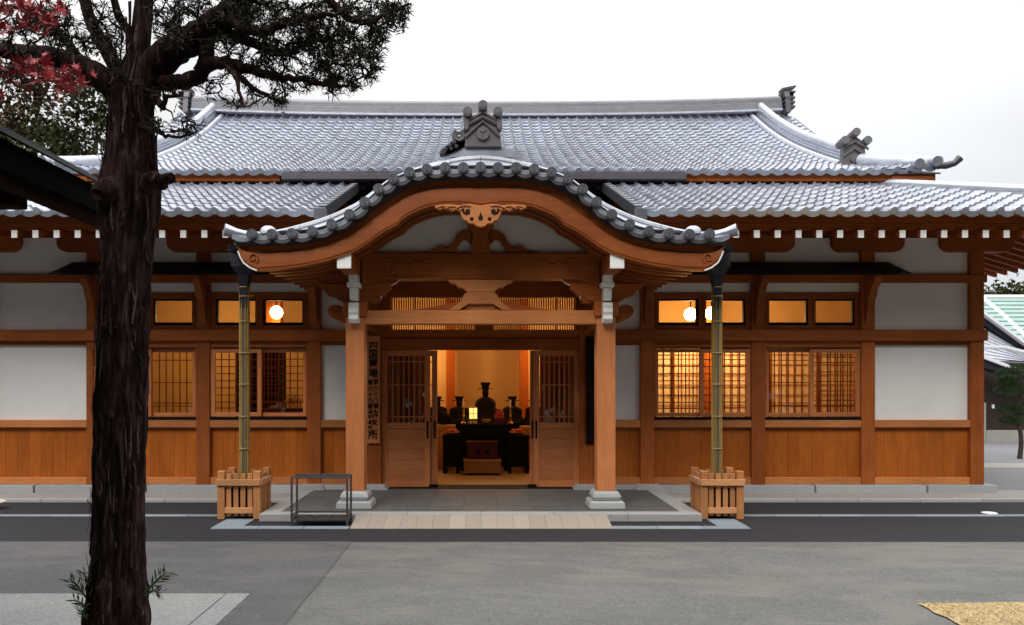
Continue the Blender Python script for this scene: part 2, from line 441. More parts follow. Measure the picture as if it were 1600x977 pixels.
# flush granite kerb line in the asphalt
kl = structure(MB().box(-3.2, 3.2, -2.79, -2.76, -0.06, -0.006).build('kerb_line', 'kerb_stone'))
def kerb(x0, x1, y0, y1): MB().box(x0, x1, y0, y1, -0.05, 0.006).build('kerb_stone', 'kerb_stone', kl, bevel=0.004)
for sgn in (1, -1):
    x = 3.235
    while x < 11:
        a, b = sgn * x, sgn * (x + 0.592); kerb(min(a, b), max(a, b), -2.02, -1.90); x += 0.6
    for k in range(2):
        y0 = -2.87 + 0.17 + k * 0.402
        a, b = sgn * 2.87, sgn * 3.225; kerb(min(a, b), max(a, b), y0, y0 + 0.394)
    x = 1.575
    for L in (0.55, 0.55, 0.55):
        a, b = sgn * x, sgn * (x + L - 0.008); kerb(min(a, b), max(a, b), -2.87, -2.71); x += L
# porch floor
pf = structure(MB().box(-2.74, 2.74, -2.38, 0.3, -0.05, 0.082).build('porch_floor', 'porch_slab'))
nx, ny = 11, 5
for i in range(nx):
    for j in range(ny):
        x0 = -2.54 + i * 5.08 / nx; y0 = -2.20 + j * 2.2 / ny
        MB().box(x0 + 0.0015, x0 + 5.08/nx - 0.0015, y0 + 0.0015, y0 + 2.2/ny - 0.0015, 0.075, 0.0915 + random.uniform(-0.0008, 0.0008)).build('paving_slab', 'porch_slab', pf)
for i in range(6):
    x0 = -2.77 + i * 5.54 / 6
    MB().box(x0 + 0.002, x0 + 5.54/6 - 0.002, -2.41, -2.205, 0.0, 0.0955).build('edge_stone', 'pale_stone', pf, bevel=0.006)
for sgn in (1, -1):
    for j in range(2):
        y0 = -2.20 + j * 0.95
        a, b = sgn * 2.545, sgn * 2.77
        MB().box(min(a, b), max(a, b), y0, y0 + 0.945, 0.0, 0.0955).build('edge_stone', 'pale_stone', pf, bevel=0.006)
rp = structure(MB().prism([(-2.83,-0.004),(-2.415,-0.004),(-2.415,0.070)], -1.55, 1.57, 'x').build('entrance_ramp', 'stone'))
for i in range(16):
    x0 = -1.555 + i * 3.13 / 16
    MB().prism([(-2.865,-0.003),(-2.865,0.004),(-2.413,0.088),(-2.413,0.05)], x0 + 0.0015, x0 + 3.13/16 - 0.0015, 'x').build('paving_tile', 'ramp_tile', rp)

# ================================================================== THE TEMPLE HALL
hall = empty('temple_hall', 'long timber temple hall with grey tiled roofs and curved entrance gable', 'building')
def part(mb, name, mat, parent=None, **kw): return mb.build(name, mat, parent or hall, **kw)
COLX = [2.58, 4.30, 6.00, 7.69]
# -- foundation stones
for sgn in (1, -1):
    for x0, x1 in ((1.80, 3.42), (3.45, 5.13), (5.16, 6.85), (6.88, 7.95)):
        a, b = sorted((sgn * x0, sgn * x1))
        part(MB().box(a, b, -0.20, 0.1, 0.03, 0.155), 'foundation_stone', 'stone', bevel=0.006)
    part(MB().prism([(sgn*1.42,0.085),(sgn*1.90,0.085),(sgn*1.84,0.165),(sgn*1.48,0.165)], -0.26, 0.1), 'foundation_stone', 'stone', bevel=0.006)
    part(MB().prism([(sgn*2.36,0.03),(sgn*2.84,0.03),(sgn*2.76,0.168),(sgn*2.42,0.168)], -0.27, 0.1), 'foundation_stone', 'stone', bevel=0.006)
# -- columns
for sgn in (1, -1):
    for x in [1.64] + COLX:
        w = 0.105 if x > 2 else 0.10
        part(MB().box(sgn*x - w, sgn*x + w, -0.115, 0.115, 0.155, 3.98), 'column', 'wood_z', bevel=0.008)
# -- rails, planks, plaster, windows between columns
def planks(x0, x1, z0, z1, n):
    w = (x1 - x0) / n
    for i in range(n):
        dy = random.uniform(-0.002, 0.002)
        part(MB().box(x0 + i*w + 0.0008, x0 + (i+1)*w - 0.0008, -0.035 + dy, 0.02, z0, z1), 'plank', 'panel_z', bevel=0.0025)

def sash(win, x0, x1, z0, z1, y, nv, nh, fw=0.055):
    f = MB().box(x0, x0+fw, y, y+0.035, z0, z1).box(x1-fw, x1, y, y+0.035, z0, z1)
    f.box(x0+fw, x1-fw, y, y+0.035, z1-fw, z1).box(x0+fw, x1-fw, y, y+0.035, z0, z0+fw)
    f.build('sash', 'door_wood_z', win, bevel=0.004)
    a0, a1, b0, b1 = x0+fw, x1-fw, z0+fw, z1-fw
    MB().box(a0, a1, y+0.014, y+0.019, b0, b1).build('pane', 'glass', win)
    xs = [a0 + (a1-a0)*k for k in nv]
    for k in xs: MB().box(k-0.0075, k+0.0075, y+0.021, y+0.034, b0, b1).build('muntin', 'wood_z', win)
    for k in nh:
        z = b0 + (b1-b0)*k
        MB().box(a0, a1, y+0.0335, y+0.043, z-0.0075, z+0.0075).build('muntin', 'wood_x', win)

def window(x0, x1, z0, z1, front, seed, flip=False):
    """two sliding sashes in a frame; the front one stands at the given side"""
    w = part(MB().box(x0, x1, -0.10, 0.09, z0-0.004, z0+0.035).box(x0, x1, -0.10, 0.09, z1-0.035, z1+0.004)
             .box(x0, x0+0.03, -0.085, 0.09, z0+0.035, z1-0.035).box(x1-0.03, x1, -0.085, 0.09, z0+0.035, z1-0.035), 'window', 'wood_x', bevel=0.003)
    # black strips under and above the sashes, put in for the shadow gaps
    MB().box(x0+0.002, x1-0.002, -0.112, -0.092, z0+0.002, z0+0.045).build('sill_shadow_strip', 'black_paint', w)
    MB().box(x0+0.03, x1-0.03, -0.096, -0.06, z1-0.055, z1-0.036).build('head_shadow_strip', 'black_paint', w)
    xm = (x0 + x1) / 2
    nv1 = [0.10, 0.17, 0.34, 0.41, 0.58, 0.65, 0.82, 0.89]; nh1 = [0.10, 0.2, 0.36, 0.52, 0.68, 0.84, 0.93]
    nv2 = [0.14, 0.32, 0.5, 0.68, 0.86]; nh2 = [0.07, 0.17, 0.29, 0.41, 0.53, 0.65, 0.77, 0.89]
    nv3 = [0.16, 0.33, 0.5, 0.67, 0.84]; nh3 = [0.11, 0.16, 0.5, 0.87]
    sets = [(nv1, nh1), (nv2, nh2), (nv3, nh3)]
    A, B = sets[seed[0]], sets[seed[1]]
    if front == 'left':
        sash(w, x0+0.015, xm+0.04, z0+0.05, z1-0.055, -0.088, *A, fw=0.065)
        sash(w, xm-0.02, x1-0.03, z0+0.05, z1-0.055, -0.040, *B)
    else:
        sash(w, x0+0.03, xm+0.02, z0+0.05, z1-0.055, -0.040, *A)
        sash(w, xm-0.04, x1-0.015, z0+0.05, z1-0.055, -0.088, *B, fw=0.065)
    return w

def transoms(x0, x1, z0, z1):
    xm = (x0 + x1) / 2
    spans = [(x0 + 0.075, xm - 0.05), (xm + 0.05, x1 - 0.075)]
    zb, zt = z0 + 0.075, z1 - 0.095
    f = MB().box(x0, x1, -0.06, 0.05, z0, zb).box(x0, x1, -0.06, 0.05, zt, z1)
    f.box(x0, spans[0][0], -0.06, 0.05, zb, zt).box(spans[0][1], spans[1][0], -0.06, 0.05, zb, zt).box(spans[1][1], x1, -0.06, 0.05, zb, zt)
    w = part(f, 'transom_window', 'wood_x', bevel=0.003)
    for a, b in spans:
        MB().box(a-0.012, b+0.012, -0.072, -0.061, zb-0.032, zb-0.012).box(a-0.03, a-0.012, -0.072, -0.061, zb-0.032, zt+0.03).box(b+0.012, b+0.03, -0.072, -0.061, zb-0.032, zt+0.03).box(a-0.012, b+0.012, -0.072, -0.061, zt+0.012, zt+0.03).build('trim', 'wood_x', w)
        t = 0.026
        MB().box(a, a+t, -0.02, 0.04, zb, zt).box(b-t, b, -0.02, 0.04, zb, zt).box(a+t, b-t, -0.02, 0.04, zt-t, zt).box(a+t, b-t, -0.02, 0.04, zb, zb+t*1.9).build('sash', 'black_paint', w)
        MB().box(a+t, b-t, 0.005, 0.010, zb+t, zt-t).build('pane', 'glass', w)

bays = [(1.75, 2.475, 'P', 4), (2.685, 4.195, 'W', 8), (4.405, 5.895, 'W', 8), (6.105, 7.585, 'P', 8)]
for sgn in (1, -1):
    for bi, (x0, x1, kind, npl) in enumerate(bays):
        a, b = sorted((sgn*x0, sgn*x1))
        a -= 0.003; b += 0.003
        part(MB().box(a, b, -0.095, 0.06, 0.156, 0.265), 'bottom_rail', 'pale_wood_x', bevel=0.006)
        planks(a, b, 0.262, 1.045, npl)
        part(MB().box(a, b, -0.105, 0.06, 1.04, 1.155), 'middle_rail', 'pale_wood_x', bevel=0.006)
        if kind == 'P':
            part(MB().box(a, b, -0.03, 0.06, 1.156, 2.335), 'plaster_panel', 'plaster')
            part(MB().box(a, b, -0.075, 0.06, 2.315, 2.385), 'lintel', 'wood_x', bevel=0.004)
            part(MB().box(a, b, -0.03, 0.06, 2.545, 3.29), 'plaster_panel', 'plaster')
        else:
            seeds = {(1,1): (1,1), (1,2): (2,0), (-1,1): (1,1), (-1,2): (2,2)}[(sgn, bi)]
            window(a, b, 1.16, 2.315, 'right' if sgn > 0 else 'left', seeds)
            part(MB().box(a, b, -0.085, 0.06, 2.318, 2.385), 'lintel', 'wood_x', bevel=0.004)
            transoms(a, b, 2.55, 3.135)
            part(MB().box(a, b, -0.03, 0.06, 3.135, 3.29), 'plaster_panel', 'plaster')
        part(MB().box(a, b, -0.03, 0.06, 3.40, 3.99), 'plaster_panel', 'plaster')
    a, b = sorted((sgn*1.735, sgn*7.83))
    part(MB().box(a, b, -0.155, -0.075, 2.382, 2.552), 'beam', 'wood_x', bevel=0.008)
    part(MB().box(a, b, -0.135, 0.07, 3.285, 3.405), 'beam', 'wood_x', bevel=0.006)
    # boat-shaped bracket arms and the wall plate
    for x in COLX:
        prof = []
        for k in range(9):
            t = k / 8 * pi / 2; prof.append((-0.56 + 0.15*(1-cos(t)) - 0.0, 3.90 - 0.14*sin(t)))
        prof = [(-0.56, 4.02)] + prof
        prof = [(sgn*x + u, z) for u, z in prof] + [(sgn*x - u, z) for u, z in reversed(prof)]
        part(MB().prism(prof, -0.13, 0.06), 'bracket_arm', 'wood_x', bevel=0.006)
    part(MB().box(*sorted((sgn*1.0, sgn*8.3)), -0.16, 0.08, 4.02, 4.22), 'wall_plate', 'wood_x', bevel=0.006)
    # narrow dark pent roof over the windows, on curved brackets
    a, b = sorted((sgn*2.1, sgn*6.30))
    hs = part(MB().prism([(-0.50,3.405),(-0.50,3.435),(-0.12,3.60),(-0.12,3.565)], a, b, 'x'), 'pent_roof', 'copper_dark')
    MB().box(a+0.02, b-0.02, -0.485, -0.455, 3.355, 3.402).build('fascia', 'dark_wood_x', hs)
    MB().prism([(-0.45,3.36),(-0.45,3.40),(-0.13,3.54),(-0.13,3.50)], a+0.03, b-0.03, 'x').build('soffit', 'wood_x', hs)
    tipx = sgn * 6.30
    MB().add([(tipx,-0.50,3.40),(tipx+sgn*0.30,-0.30,3.395),(tipx,-0.12,3.40),(tipx,-0.50,3.435),(tipx,-0.12,3.60)],[(0,1,3),(3,1,4),(4,1,2),(0,2,1)]).build('end_flare', 'copper_dark', hs)
    for x in COLX[:3]:
        pr = [(-0.14,3.345),(-0.44,3.345),(-0.44,3.30),(-0.40,3.28),(-0.37,3.22),(-0.31,3.18),(-0.28,3.08),(-0.22,3.0),(-0.20,2.85),(-0.16,2.70),(-0.116,2.62),(-0.116,3.345)]
        part(MB().prism(pr, sgn*x-0.055, sgn*x+0.055, 'x'), 'bracket', 'wood_z', bevel=0.005)
    # side wall
    sx = sgn * 7.69
    a, b = sorted((sx - 0.05, sx + 0.05))
    part(MB().box(a, b, 0.12, 13.2, 1.10, 4.1), 'side_wall', 'plaster')
    a, b = sorted((sx - 0.06, sx + 0.07))
    part(MB().box(a, b, 0.12, 13.2, 0.14, 1.10), 'side_boarding', 'panel_z')
    part(MB().box(sx-0.10, sx+0.14, -0.02, 13.2, 2.385, 2.55), 'beam', 'wood_y', bevel=0.006)
    part(MB().box(sx-0.10, sx+0.10, 0.13, 13.2, 3.285, 3.405), 'beam', 'wood_y', bevel=0.006)
    for k in range(1, 6):
        part(MB().box(sx-0.105, sx+0.105, k*2.4-0.1, k*2.4+0.1, 0.155, 3.98), 'column', 'wood_z')
part(MB().box(-7.6, 7.6, 13.1, 13.25, 0.1, 5.0), 'rear_wall', 'plaster')

# -- eaves: rafters with white painted ends, soffit, fascia
RS = 0.30
raf_me = MB().prism([(-1.68,3.685),(-1.68,3.781),(0.30,3.781+1.98*RS),(0.30,3.685+1.98*RS)], -0.037, 0.037, 'x')
raf0 = None; cap_me = None
def add_rafter(x):
    global raf0, cap_me
    if raf0 is None:
        raf0 = part(raf_me, 'rafter', 'wood_y', bevel=0.004); raf0.location.x = x
        cap = MB().box(-0.0385, 0.0385, -1.690, -1.678, 3.683, 3.783).build('end_cap', 'gofun_white', raf0); cap_me = cap.data
        return
    o = inst(raf0, 'rafter', hall, (x, 0, 0)); inst(cap_me, 'end_cap', o)
for k in range(-5, 14): add_rafter(3.71 + 0.2795 * k)
for k in range(-5, 14): add_rafter(-3.71 - 0.2835 * k)
for sgn in (1, -1):
    for k in range(14, 20):
        x = sgn * (3.71 + 0.2795 * k); ye = 0.05 - (abs(x) - 7.70)
        o = part(MB().prism([(-1.68,3.685),(-1.68,3.781),(ye,3.781+(ye+1.68)*RS),(ye,3.685+(ye+1.68)*RS)], x-0.037, x+0.037, 'x'), 'rafter', 'wood_y', bevel=0.004)
        inst(cap_me, 'end_cap', o, (x, 0, 0))
for sgn in (1, -1):
    a, b = sorted((sgn*2.16, sgn*9.70))
    a2, b2 = sorted((sgn*2.16, sgn*7.75))
    part(MB().prism([(-1.56,3.813),(-1.56,3.835),(0.5,3.835+0.62),(0.5,3.813+0.62)], a2, b2, 'x'), 'soffit', 'wood_y')
    part(MB().add([(sgn*7.75,-1.56,3.815),(sgn*9.55,-1.56,3.815),(sgn*7.75,0.2,4.343),(sgn*7.75,-1.56,3.835),(sgn*9.55,-1.56,3.835),(sgn*7.75,0.2,4.363)], [(0,1,2),(5,4,3),(0,3,4,1),(1,4,5,2),(2,5,3,0)]), 'soffit', 'wood_y')
    part(MB().prism([(-1.83,3.945),(-1.83,3.962),(-1.50,4.085),(-1.50,4.068)], a, b, 'x'), 'eave_board', 'wood_x')
    part(MB().box(a, b, -1.575, -1.49, 3.816, 3.902), 'fascia', 'wood_x', bevel=0.006)
    part(MB().box(a, b, -1.625, -1.51, 3.904, 4.02), 'fascia', 'wood_x', bevel=0.006)
    # side eave
    sx = sgn
    sr = None
    for k in range(34):
        y = -1.30 + 0.28 * k
        xs = 7.75 + max(0, -y) * 0.95
        pr = [(sgn*xs, 3.70 + RS*(9.62-xs)), (sgn*9.62, 3.70), (sgn*9.62, 3.796), (sgn*xs, 3.796 + RS*(9.62-xs))]
        if y > 0 and sr is not None: inst(sr, 'rafter', hall, (0, y - sr['y0'], 0))
        else:
            o = part(MB().prism(pr, y-0.037, y+0.037, 'y'), 'rafter', 'wood_x', bevel=0.004)
            if y > 0: sr = o; sr['y0'] = y
    part(MB().prism([(sgn*7.6,3.80+RS*2.02),(sgn*9.68,3.798),(sgn*9.68,3.82),(sgn*7.6,3.82+RS*2.02)], 0.15, 12.8, 'y'), 'soffit', 'wood_x')
    part(MB().add([(sgn*7.80,0.15,4.36),(sgn*9.68,0.15,3.80),(sgn*9.68,-1.5,3.80),(sgn*7.80,0.15,4.38),(sgn*9.68,0.15,3.82),(sgn*9.68,-1.5,3.82)], [(0,1,2),(5,4,3),(0,3,4,1),(1,4,5,2),(2,5,3,0)]), 'soffit', 'wood_x')
    a, b = sorted((sgn*9.60, sgn*9.74))
    part(MB().box(a, b, -1.6, 12.8, 3.80, 3.96), 'fascia', 'wood_y', bevel=0.006)
    part(MB().add([(sgn*7.7,0.1,4.18),(sgn*7.8,0,4.18),(sgn*9.75,-1.85,3.66),(sgn*9.65,-1.85,3.66),(sgn*7.7,0.1,4.36),(sgn*7.8,0,4.36),(sgn*9.75,-1.85,3.86),(sgn*9.65,-1.85,3.86)],
        [(0,1,2,3),(4,7,6,5),(0,4,5,1),(1,5,6,2),(2,6,7,3),(3,7,4,0)]), 'hip_rafter', 'wood_y')

# ------------------------------------------------------------------ roofs
TW, TE = 0.234, 0.26
UU = [0, .05, .09, .14, .19, .24, .30, .40, .52, .66, .80, .92, 1.0]
def th(u): return 0.044*math.exp(-((u-.14)/.085)**2) - 0.012*sin(pi*max(0, (u-.28)/.72))
def tile_arrays(lift=0.036, lip=0.032, L=TE+0.02):
    V = []; n = len(UU)
    for u in UU: V.append((u*TW, -0.004, th(u)+lift-lip))
    for u in UU: V.append((u*TW, 0.0, th(u)+lift))
    for u in UU: V.append((u*TW, L, th(u)))
    F = []
    for i in range(n-1):
        F.append((i, i+1, n+i+1, n+i)); F.append((n+i, n+i+1, 2*n+i+1, 2*n+i))
    return np.array(V), np.array(F)
TV, TF = tile_arrays()
tile_me = arr_mesh('roof_tile', TV, TF); tile_me.materials.append(M['tile'])
tile_me.polygons.foreach_set('use_smooth', [True]*len(tile_me.polygons)); tile_me.set_sharp_from_angle(angle=radians(50))
# eave tile: the same tile with a round end disc and a hanging lip
em = MB(); em.add([tuple(p) for p in TV], [tuple(q) for q in TF])
n_ = len(UU)
lip = []
for u in UU[5:]:
    lip.append((u*TW, th(u)+0.028)); 
low = [(u*TW, th(u)-0.030-0.012*sin(pi*(u-0.24)/0.76)) for u in UU[5:]]
em.band(lip, low, -0.016, -0.004)
cx, cz, r = 0.14*TW, 0.030, 0.052
em.tube([(cx,-0.030,cz),(cx,0.02,cz+0.004)], r, 14)
em.tube([(cx,-0.034,cz),(cx,-0.029,cz)], r*0.74, 12)
eave_ob = em.build('eave_tile', 'tile', hall, smooth=True); eave_me = eave_ob.data
bpy.data.objects.remove(eave_ob)

def tile_field(name, items, parent, mat='tile'):
    """items: (x, y, z, slope) -> one mesh of many tiles"""
    Vs = []; Fs = []; b = 0
    for x, y, z, s in items:
        c_, s_ = cos(s), sin(s)
        j = random.uniform(-0.0025, 0.0025)
        Vs.append(np.stack([TV[:,0]+x, y + TV[:,1]*c_ - (TV[:,2]+j)*s_, z + TV[:,1]*s_ + (TV[:,2]+j)*c_], 1))
        Fs.append(TF + b); b += len(TV)
    me = arr_mesh(name, np.concatenate(Vs), np.concatenate(Fs))
    o = link(name, me, mat, parent, smooth=True); o['kind'] = 'stuff'
    return o

# lower roof
LY0, LZ0, LY1, LZ1 = -1.84, 3.985, 1.30, 5.16
LS = math.atan2(LZ1-LZ0, LY1-LY0); LL = math.hypot(LY1-LY0, LZ1-LZ0)
lroof = part(MB().prism([(LY0+0.03,LZ0-0.03),(LY0+0.03,LZ0-0.005),(LY1,LZ1-0.005),(LY1,LZ1-0.05)], 2.10, 6.8, 'x')
             .prism([(LY0+0.03,LZ0-0.03),(LY0+0.03,LZ0-0.005),(LY1,LZ1-0.005),(LY1,LZ1-0.05)], -6.8, -2.10, 'x')
             .add([(6.8,LY0+.03,LZ0-.01),(9.82,LY0+.03,LZ0-.01),(6.8,LY1,LZ1-.01)], [(0,1,2)])
             .add([(-6.8,LY0+.03,LZ0-.01),(-9.82,LY0+.03,LZ0-.01),(-6.8,LY1,LZ1-.01)], [(0,2,1)])
             .add([(9.84,LY0+.03,LZ0-.01),(9.84,13.5,LZ0-.01),(6.8,12.0,LZ1),(6.8,LY1,LZ1)], [(0,1,2,3)])
             .add([(-9.84,LY0+.03,LZ0-.01),(-9.84,13.5,LZ0-.01),(-6.8,12.0,LZ1),(-6.8,LY1,LZ1)], [(3,2,1,0)]), 'lower_roof', 'tile_dark', recalc=False)
singles = []; rest = []
nrow = int(LL / TE) + 1
for sgn in (1, -1):
    for j in range(33):
        x = 2.14 + j*TW if sgn > 0 else -2.14 - (j+1)*TW
        xc = abs(x + TW/2)
        for k in range(nrow):
            s = k*TE; y = LY0 + s*cos(LS); z = LZ0 + s*sin(LS)
            if y > LY1 - 0.05: continue
            if xc > 6.8 and y + 0.1 > 1.30 - (xc-6.8)*1.03: continue
            # view limits of the photograph decide which tiles count as large
            if k == 0: inst(eave_me, 'eave_tile', lroof, (x, y, z), (LS, 0, 0))
            elif k <= 7 and -6.6 < x < 7.4: singles.append((x, y, z))
            else: rest.append((x, y, z, LS))
for x, y, z in singles: inst(tile_me, 'roof_tile', lroof, (x, y, z), (LS + random.uniform(-.004,.004), random.uniform(-.006,.006), 0))
tile_field('roof_tile_field', rest, lroof)
# verge of the lower roof where the porch roof cuts through, and its hip ridges
for sgn in (1, -1):
    sx = sgn*2.12
    a, b = sorted((sx, sx - sgn*0.05))
    MB().prism([(LY0-0.02,LZ0-0.10),(LY0-0.02,LZ0+0.05),(LY1,LZ1+0.05),(LY1,LZ1-0.10)], a, b, 'x').build('verge_wall', 'verge_dark', lroof)
    MB().box(sx-0.075, sx+0.075, LY0-0.05, LY0+0.08, LZ0-0.10, LZ0+0.06).build('verge_end', 'tile_mid', lroof, bevel=0.01)
    for k in range(11):
        s = 0.1 + k*TE; y = LY0 + s*cos(LS); z = LZ0 + s*sin(LS) + 0.05
        vt = MB().box(-0.045, 0.045, 0, TE+0.03, 0.0, 0.032).build('verge_tile', 'tile_mid', lroof, bevel=0.006)
        vt.location = (sx, y, z); vt.rotation_euler = (LS - 0.05, 0, 0)
def hip_ridge(parent, p0, p1, w, h, nseg, mat='tile', name='hip_ridge', cap=True, sag=0.0):
    """layered ridge with a round cap along p0->p1"""
    p0, p1 = Vector(p0), Vector(p1)
    pts = [p0.lerp(p1, k/nseg) - Vector((0,0,sag*4*(k/nseg)*(1-k/nseg))) for k in range(nseg+1)]
    d = (p1 - p0); d.z = 0; d.normalize(); sd_ = Vector((d.y, -d.x, 0))
    layers = [(w, 0.0, h*0.30), (w*0.9, h*0.33, h*0.60), (w*0.8, h*0.63, h*0.88)]
    m = MB()
    for (ww, z0, z1) in layers:
        rings = [[p - sd_*ww/2 + Vector((0,0,z0)), p + sd_*ww/2 + Vector((0,0,z0)), p + sd_*ww/2 + Vector((0,0,z1)), p - sd_*ww/2 + Vector((0,0,z1))] for p in pts]
        m.loft(rings)
    o = m.build(name, mat, parent)
    if cap:
        MB().tube([p + Vector((0,0,h*0.86)) for p in pts], w*0.36, 10).build('ridge_cap', 'tile_pale', parent, smooth=True)
    return o
for sgn in (1, -1):
    hip_ridge(lroof, (sgn*6.86, 1.24, 5.02), (sgn*9.86, -1.86, 4.0), 0.22, 0.18, 8)

# upper roof
UP = [(1.02,5.30),(2.45,5.81),(3.55,6.30),(4.6,6.81),(5.8,7.48),(7.1,8.33)]
fz = smooth_curve(UP)
ys = np.linspace(1.02, 7.1, 200); zs = np.array([fz(y) for y in ys])
sl = np.concatenate([[0], np.cumsum(np.hypot(np.diff(ys), np.diff(zs)))])
def at_s(s):
    y = float(np.interp(s, sl, ys)); z = float(np.interp(s, sl, zs)); z2 = float(np.interp(s+0.05, sl, zs)); y2 = float(np.interp(s+0.05, sl, ys))
    return y, z, math.atan2(z2-z, max(y2-y, 1e-4))
UX0, UX1 = -7.50, 7.80
um = MB()
top = [(float(y), float(z)-0.006) for y, z in zip(ys[::8], zs[::8])] + [(7.1, 8.32)]
for i in range(len(top)-1):
    (ya, za), (yb, zb) = top[i], top[i+1]
    um.add([(UX0,ya,za),(UX1,ya,za),(UX1,yb,zb),(UX0,yb,zb),(UX0,ya,za-.025),(UX1,ya,za-.025),(UX1,yb,zb-.025),(UX0,yb,zb-.025)],
           [(0,1,2,3),(7,6,5,4),(0,3,7,4),(1,5,6,2),(0,4,5,1)])
    yc, yd = 14.2-ya, 14.2-yb
    um.add([(UX0,yc,za),(UX1,yc,za),(UX1,yd,zb),(UX0,yd,zb)], [(3,2,1,0)])
uroof = part(um, 'upper_roof', 'tile_dark', recalc=False)
items = []
ncol = int((UX1-UX0)/TW)
for j in range(ncol):
    x = UX0 + j*TW
    lift = 0.0
    for k in range(int(sl[-1]/TE)+1):
        y, z, a = at_s(k*TE)
        up = 0.10 * max(0, (abs(x+TW/2-0.15)-6.3)/1.4)**2 * max(0, 1-k/6)
        if k == 0: inst(eave_me, 'eave_tile', uroof, (x, y, z+up), (a, 0, 0))
        else: items.append((x, y, z+up, a))
tile_field('roof_tile_field', items, uroof)
# gables, fascia, gutter and the wall strip between the two roofs
for x in (UX0+0.55, UX1-0.55):
    part(MB().prism([(1.6,5.0)] + [(float(y), float(z)-0.1) for y, z in zip(ys[10::16], zs[10::16])] + [(7.1,8.2)] + [(14.2-float(y), float(z)-0.1) for y, z in zip(ys[10::16][::-1], zs[10::16][::-1])] + [(12.6,5.0)], x-0.05, x+0.05, 'x'), 'gable_wall', 'plaster')
for x0, x1 in ((UX0, -3.42), (3.50, UX1-0.05)):
    part(MB().box(x0, x1, 1.08, 1.20, 5.172, 5.290), 'eave_fascia', 'wood_x', bevel=0.006)
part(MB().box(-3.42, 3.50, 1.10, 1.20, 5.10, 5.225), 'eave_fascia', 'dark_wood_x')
gt = part(MB().box(-3.36, 3.47, 0.945, 0.955, 5.165, 5.265).box(-3.36, 3.47, 0.955, 1.095, 5.165, 5.178).box(-3.36, -3.35, 0.955, 1.095, 5.178, 5.262).box(3.46, 3.47, 0.955, 1.095, 5.178, 5.262), 'gutter', 'gutter', bevel=0.004)
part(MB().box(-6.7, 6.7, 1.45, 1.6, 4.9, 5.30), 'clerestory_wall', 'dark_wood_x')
for a, b in ((-6.85, -2.0), (2.0, 6.85)):
    hip_ridge(hall, (a, 1.33, 5.105), (b, 1.33, 5.105), 0.14, 0.14, 3, 'tile_mid', 'flashing_ridge', cap=False)
part(MB().box(-7.45, 7.75, 1.22, 7.0, 5.19, 5.22), 'soffit', 'wood_y')
for sgn, x in ((1, 1.55), (-1, -1.50)):
    part(MB().box(x-0.03, x+0.03, 0.98, 1.04, 4.9, 5.17), 'drop_pipe', 'gutter', bevel=0.01)
    
# main ridge: noshi layers under a round cap, rising towards its ends
RXC = 0.15
def ridge_rise(x): return 0.13 * (abs(x-RXC)/7.3)**2.4
rx = [RXC + 7.28*(k/30*2-1) for k in range(31)]
rd = empty('main_ridge'); rd.parent = hall
for li, (w, z0, z1) in enumerate(((0.44, 8.30, 8.345), (0.36, 8.355, 8.395), (0.345, 8.402, 8.44), (0.33, 8.447, 8.485), (0.315, 8.492, 8.53), (0.30, 8.537, 8.575), (0.285, 8.582, 8.62))):
    MB().loft([[(x, 7.1-w/2, z0+ridge_rise(x)), (x, 7.1+w/2, z0+ridge_rise(x)), (x, 7.1+w/2, z1+ridge_rise(x)), (x, 7.1-w/2, z1+ridge_rise(x))] for x in rx]).build('ridge_layer', 'tile_ridge' if li else 'tile_pale', rd)
MB().tube([(x, 7.1, 8.64+ridge_rise(x)) for x in rx], 0.085, 12).build('ridge_cap', 'tile_ridge', rd, smooth=True)
for sgn in (1, -1):
    x = RXC + sgn*7.33
    zt = 8.33 + 0.13
    m = MB()
    pr = [(-0.30,-0.1),(0.30,-0.1),(0.25,0.25),(0.19,0.42),(0,0.52),(-0.19,0.42),(-0.25,0.25)]
    m.prism([(7.1+u, zt+w) for u, w in pr], x, x+sgn*0.12, 'x')
    for w in (0.02, 0.13, 0.24): m.box(*sorted((x, x+sgn*0.24)), 6.84, 7.36, zt+w, zt+w+0.055)
    m.box(*sorted((x-sgn*0.02, x+sgn*0.30)), 6.95, 7.25, zt+0.44, zt+0.47)
    m.tube([(x-sgn*.05,7.1,zt+0.40),(x+sgn*0.28,7.1,zt+0.42)], 0.07, 12)
    m.prism([(x-sgn*0.03,zt+0.50),(x+sgn*0.32,zt+0.58),(x+sgn*0.32,zt+0.62),(x-sgn*0.03,zt+0.55)], 6.98, 7.22, 'y')
    m.build('ridge_end_tile', 'tile_dark', rd)
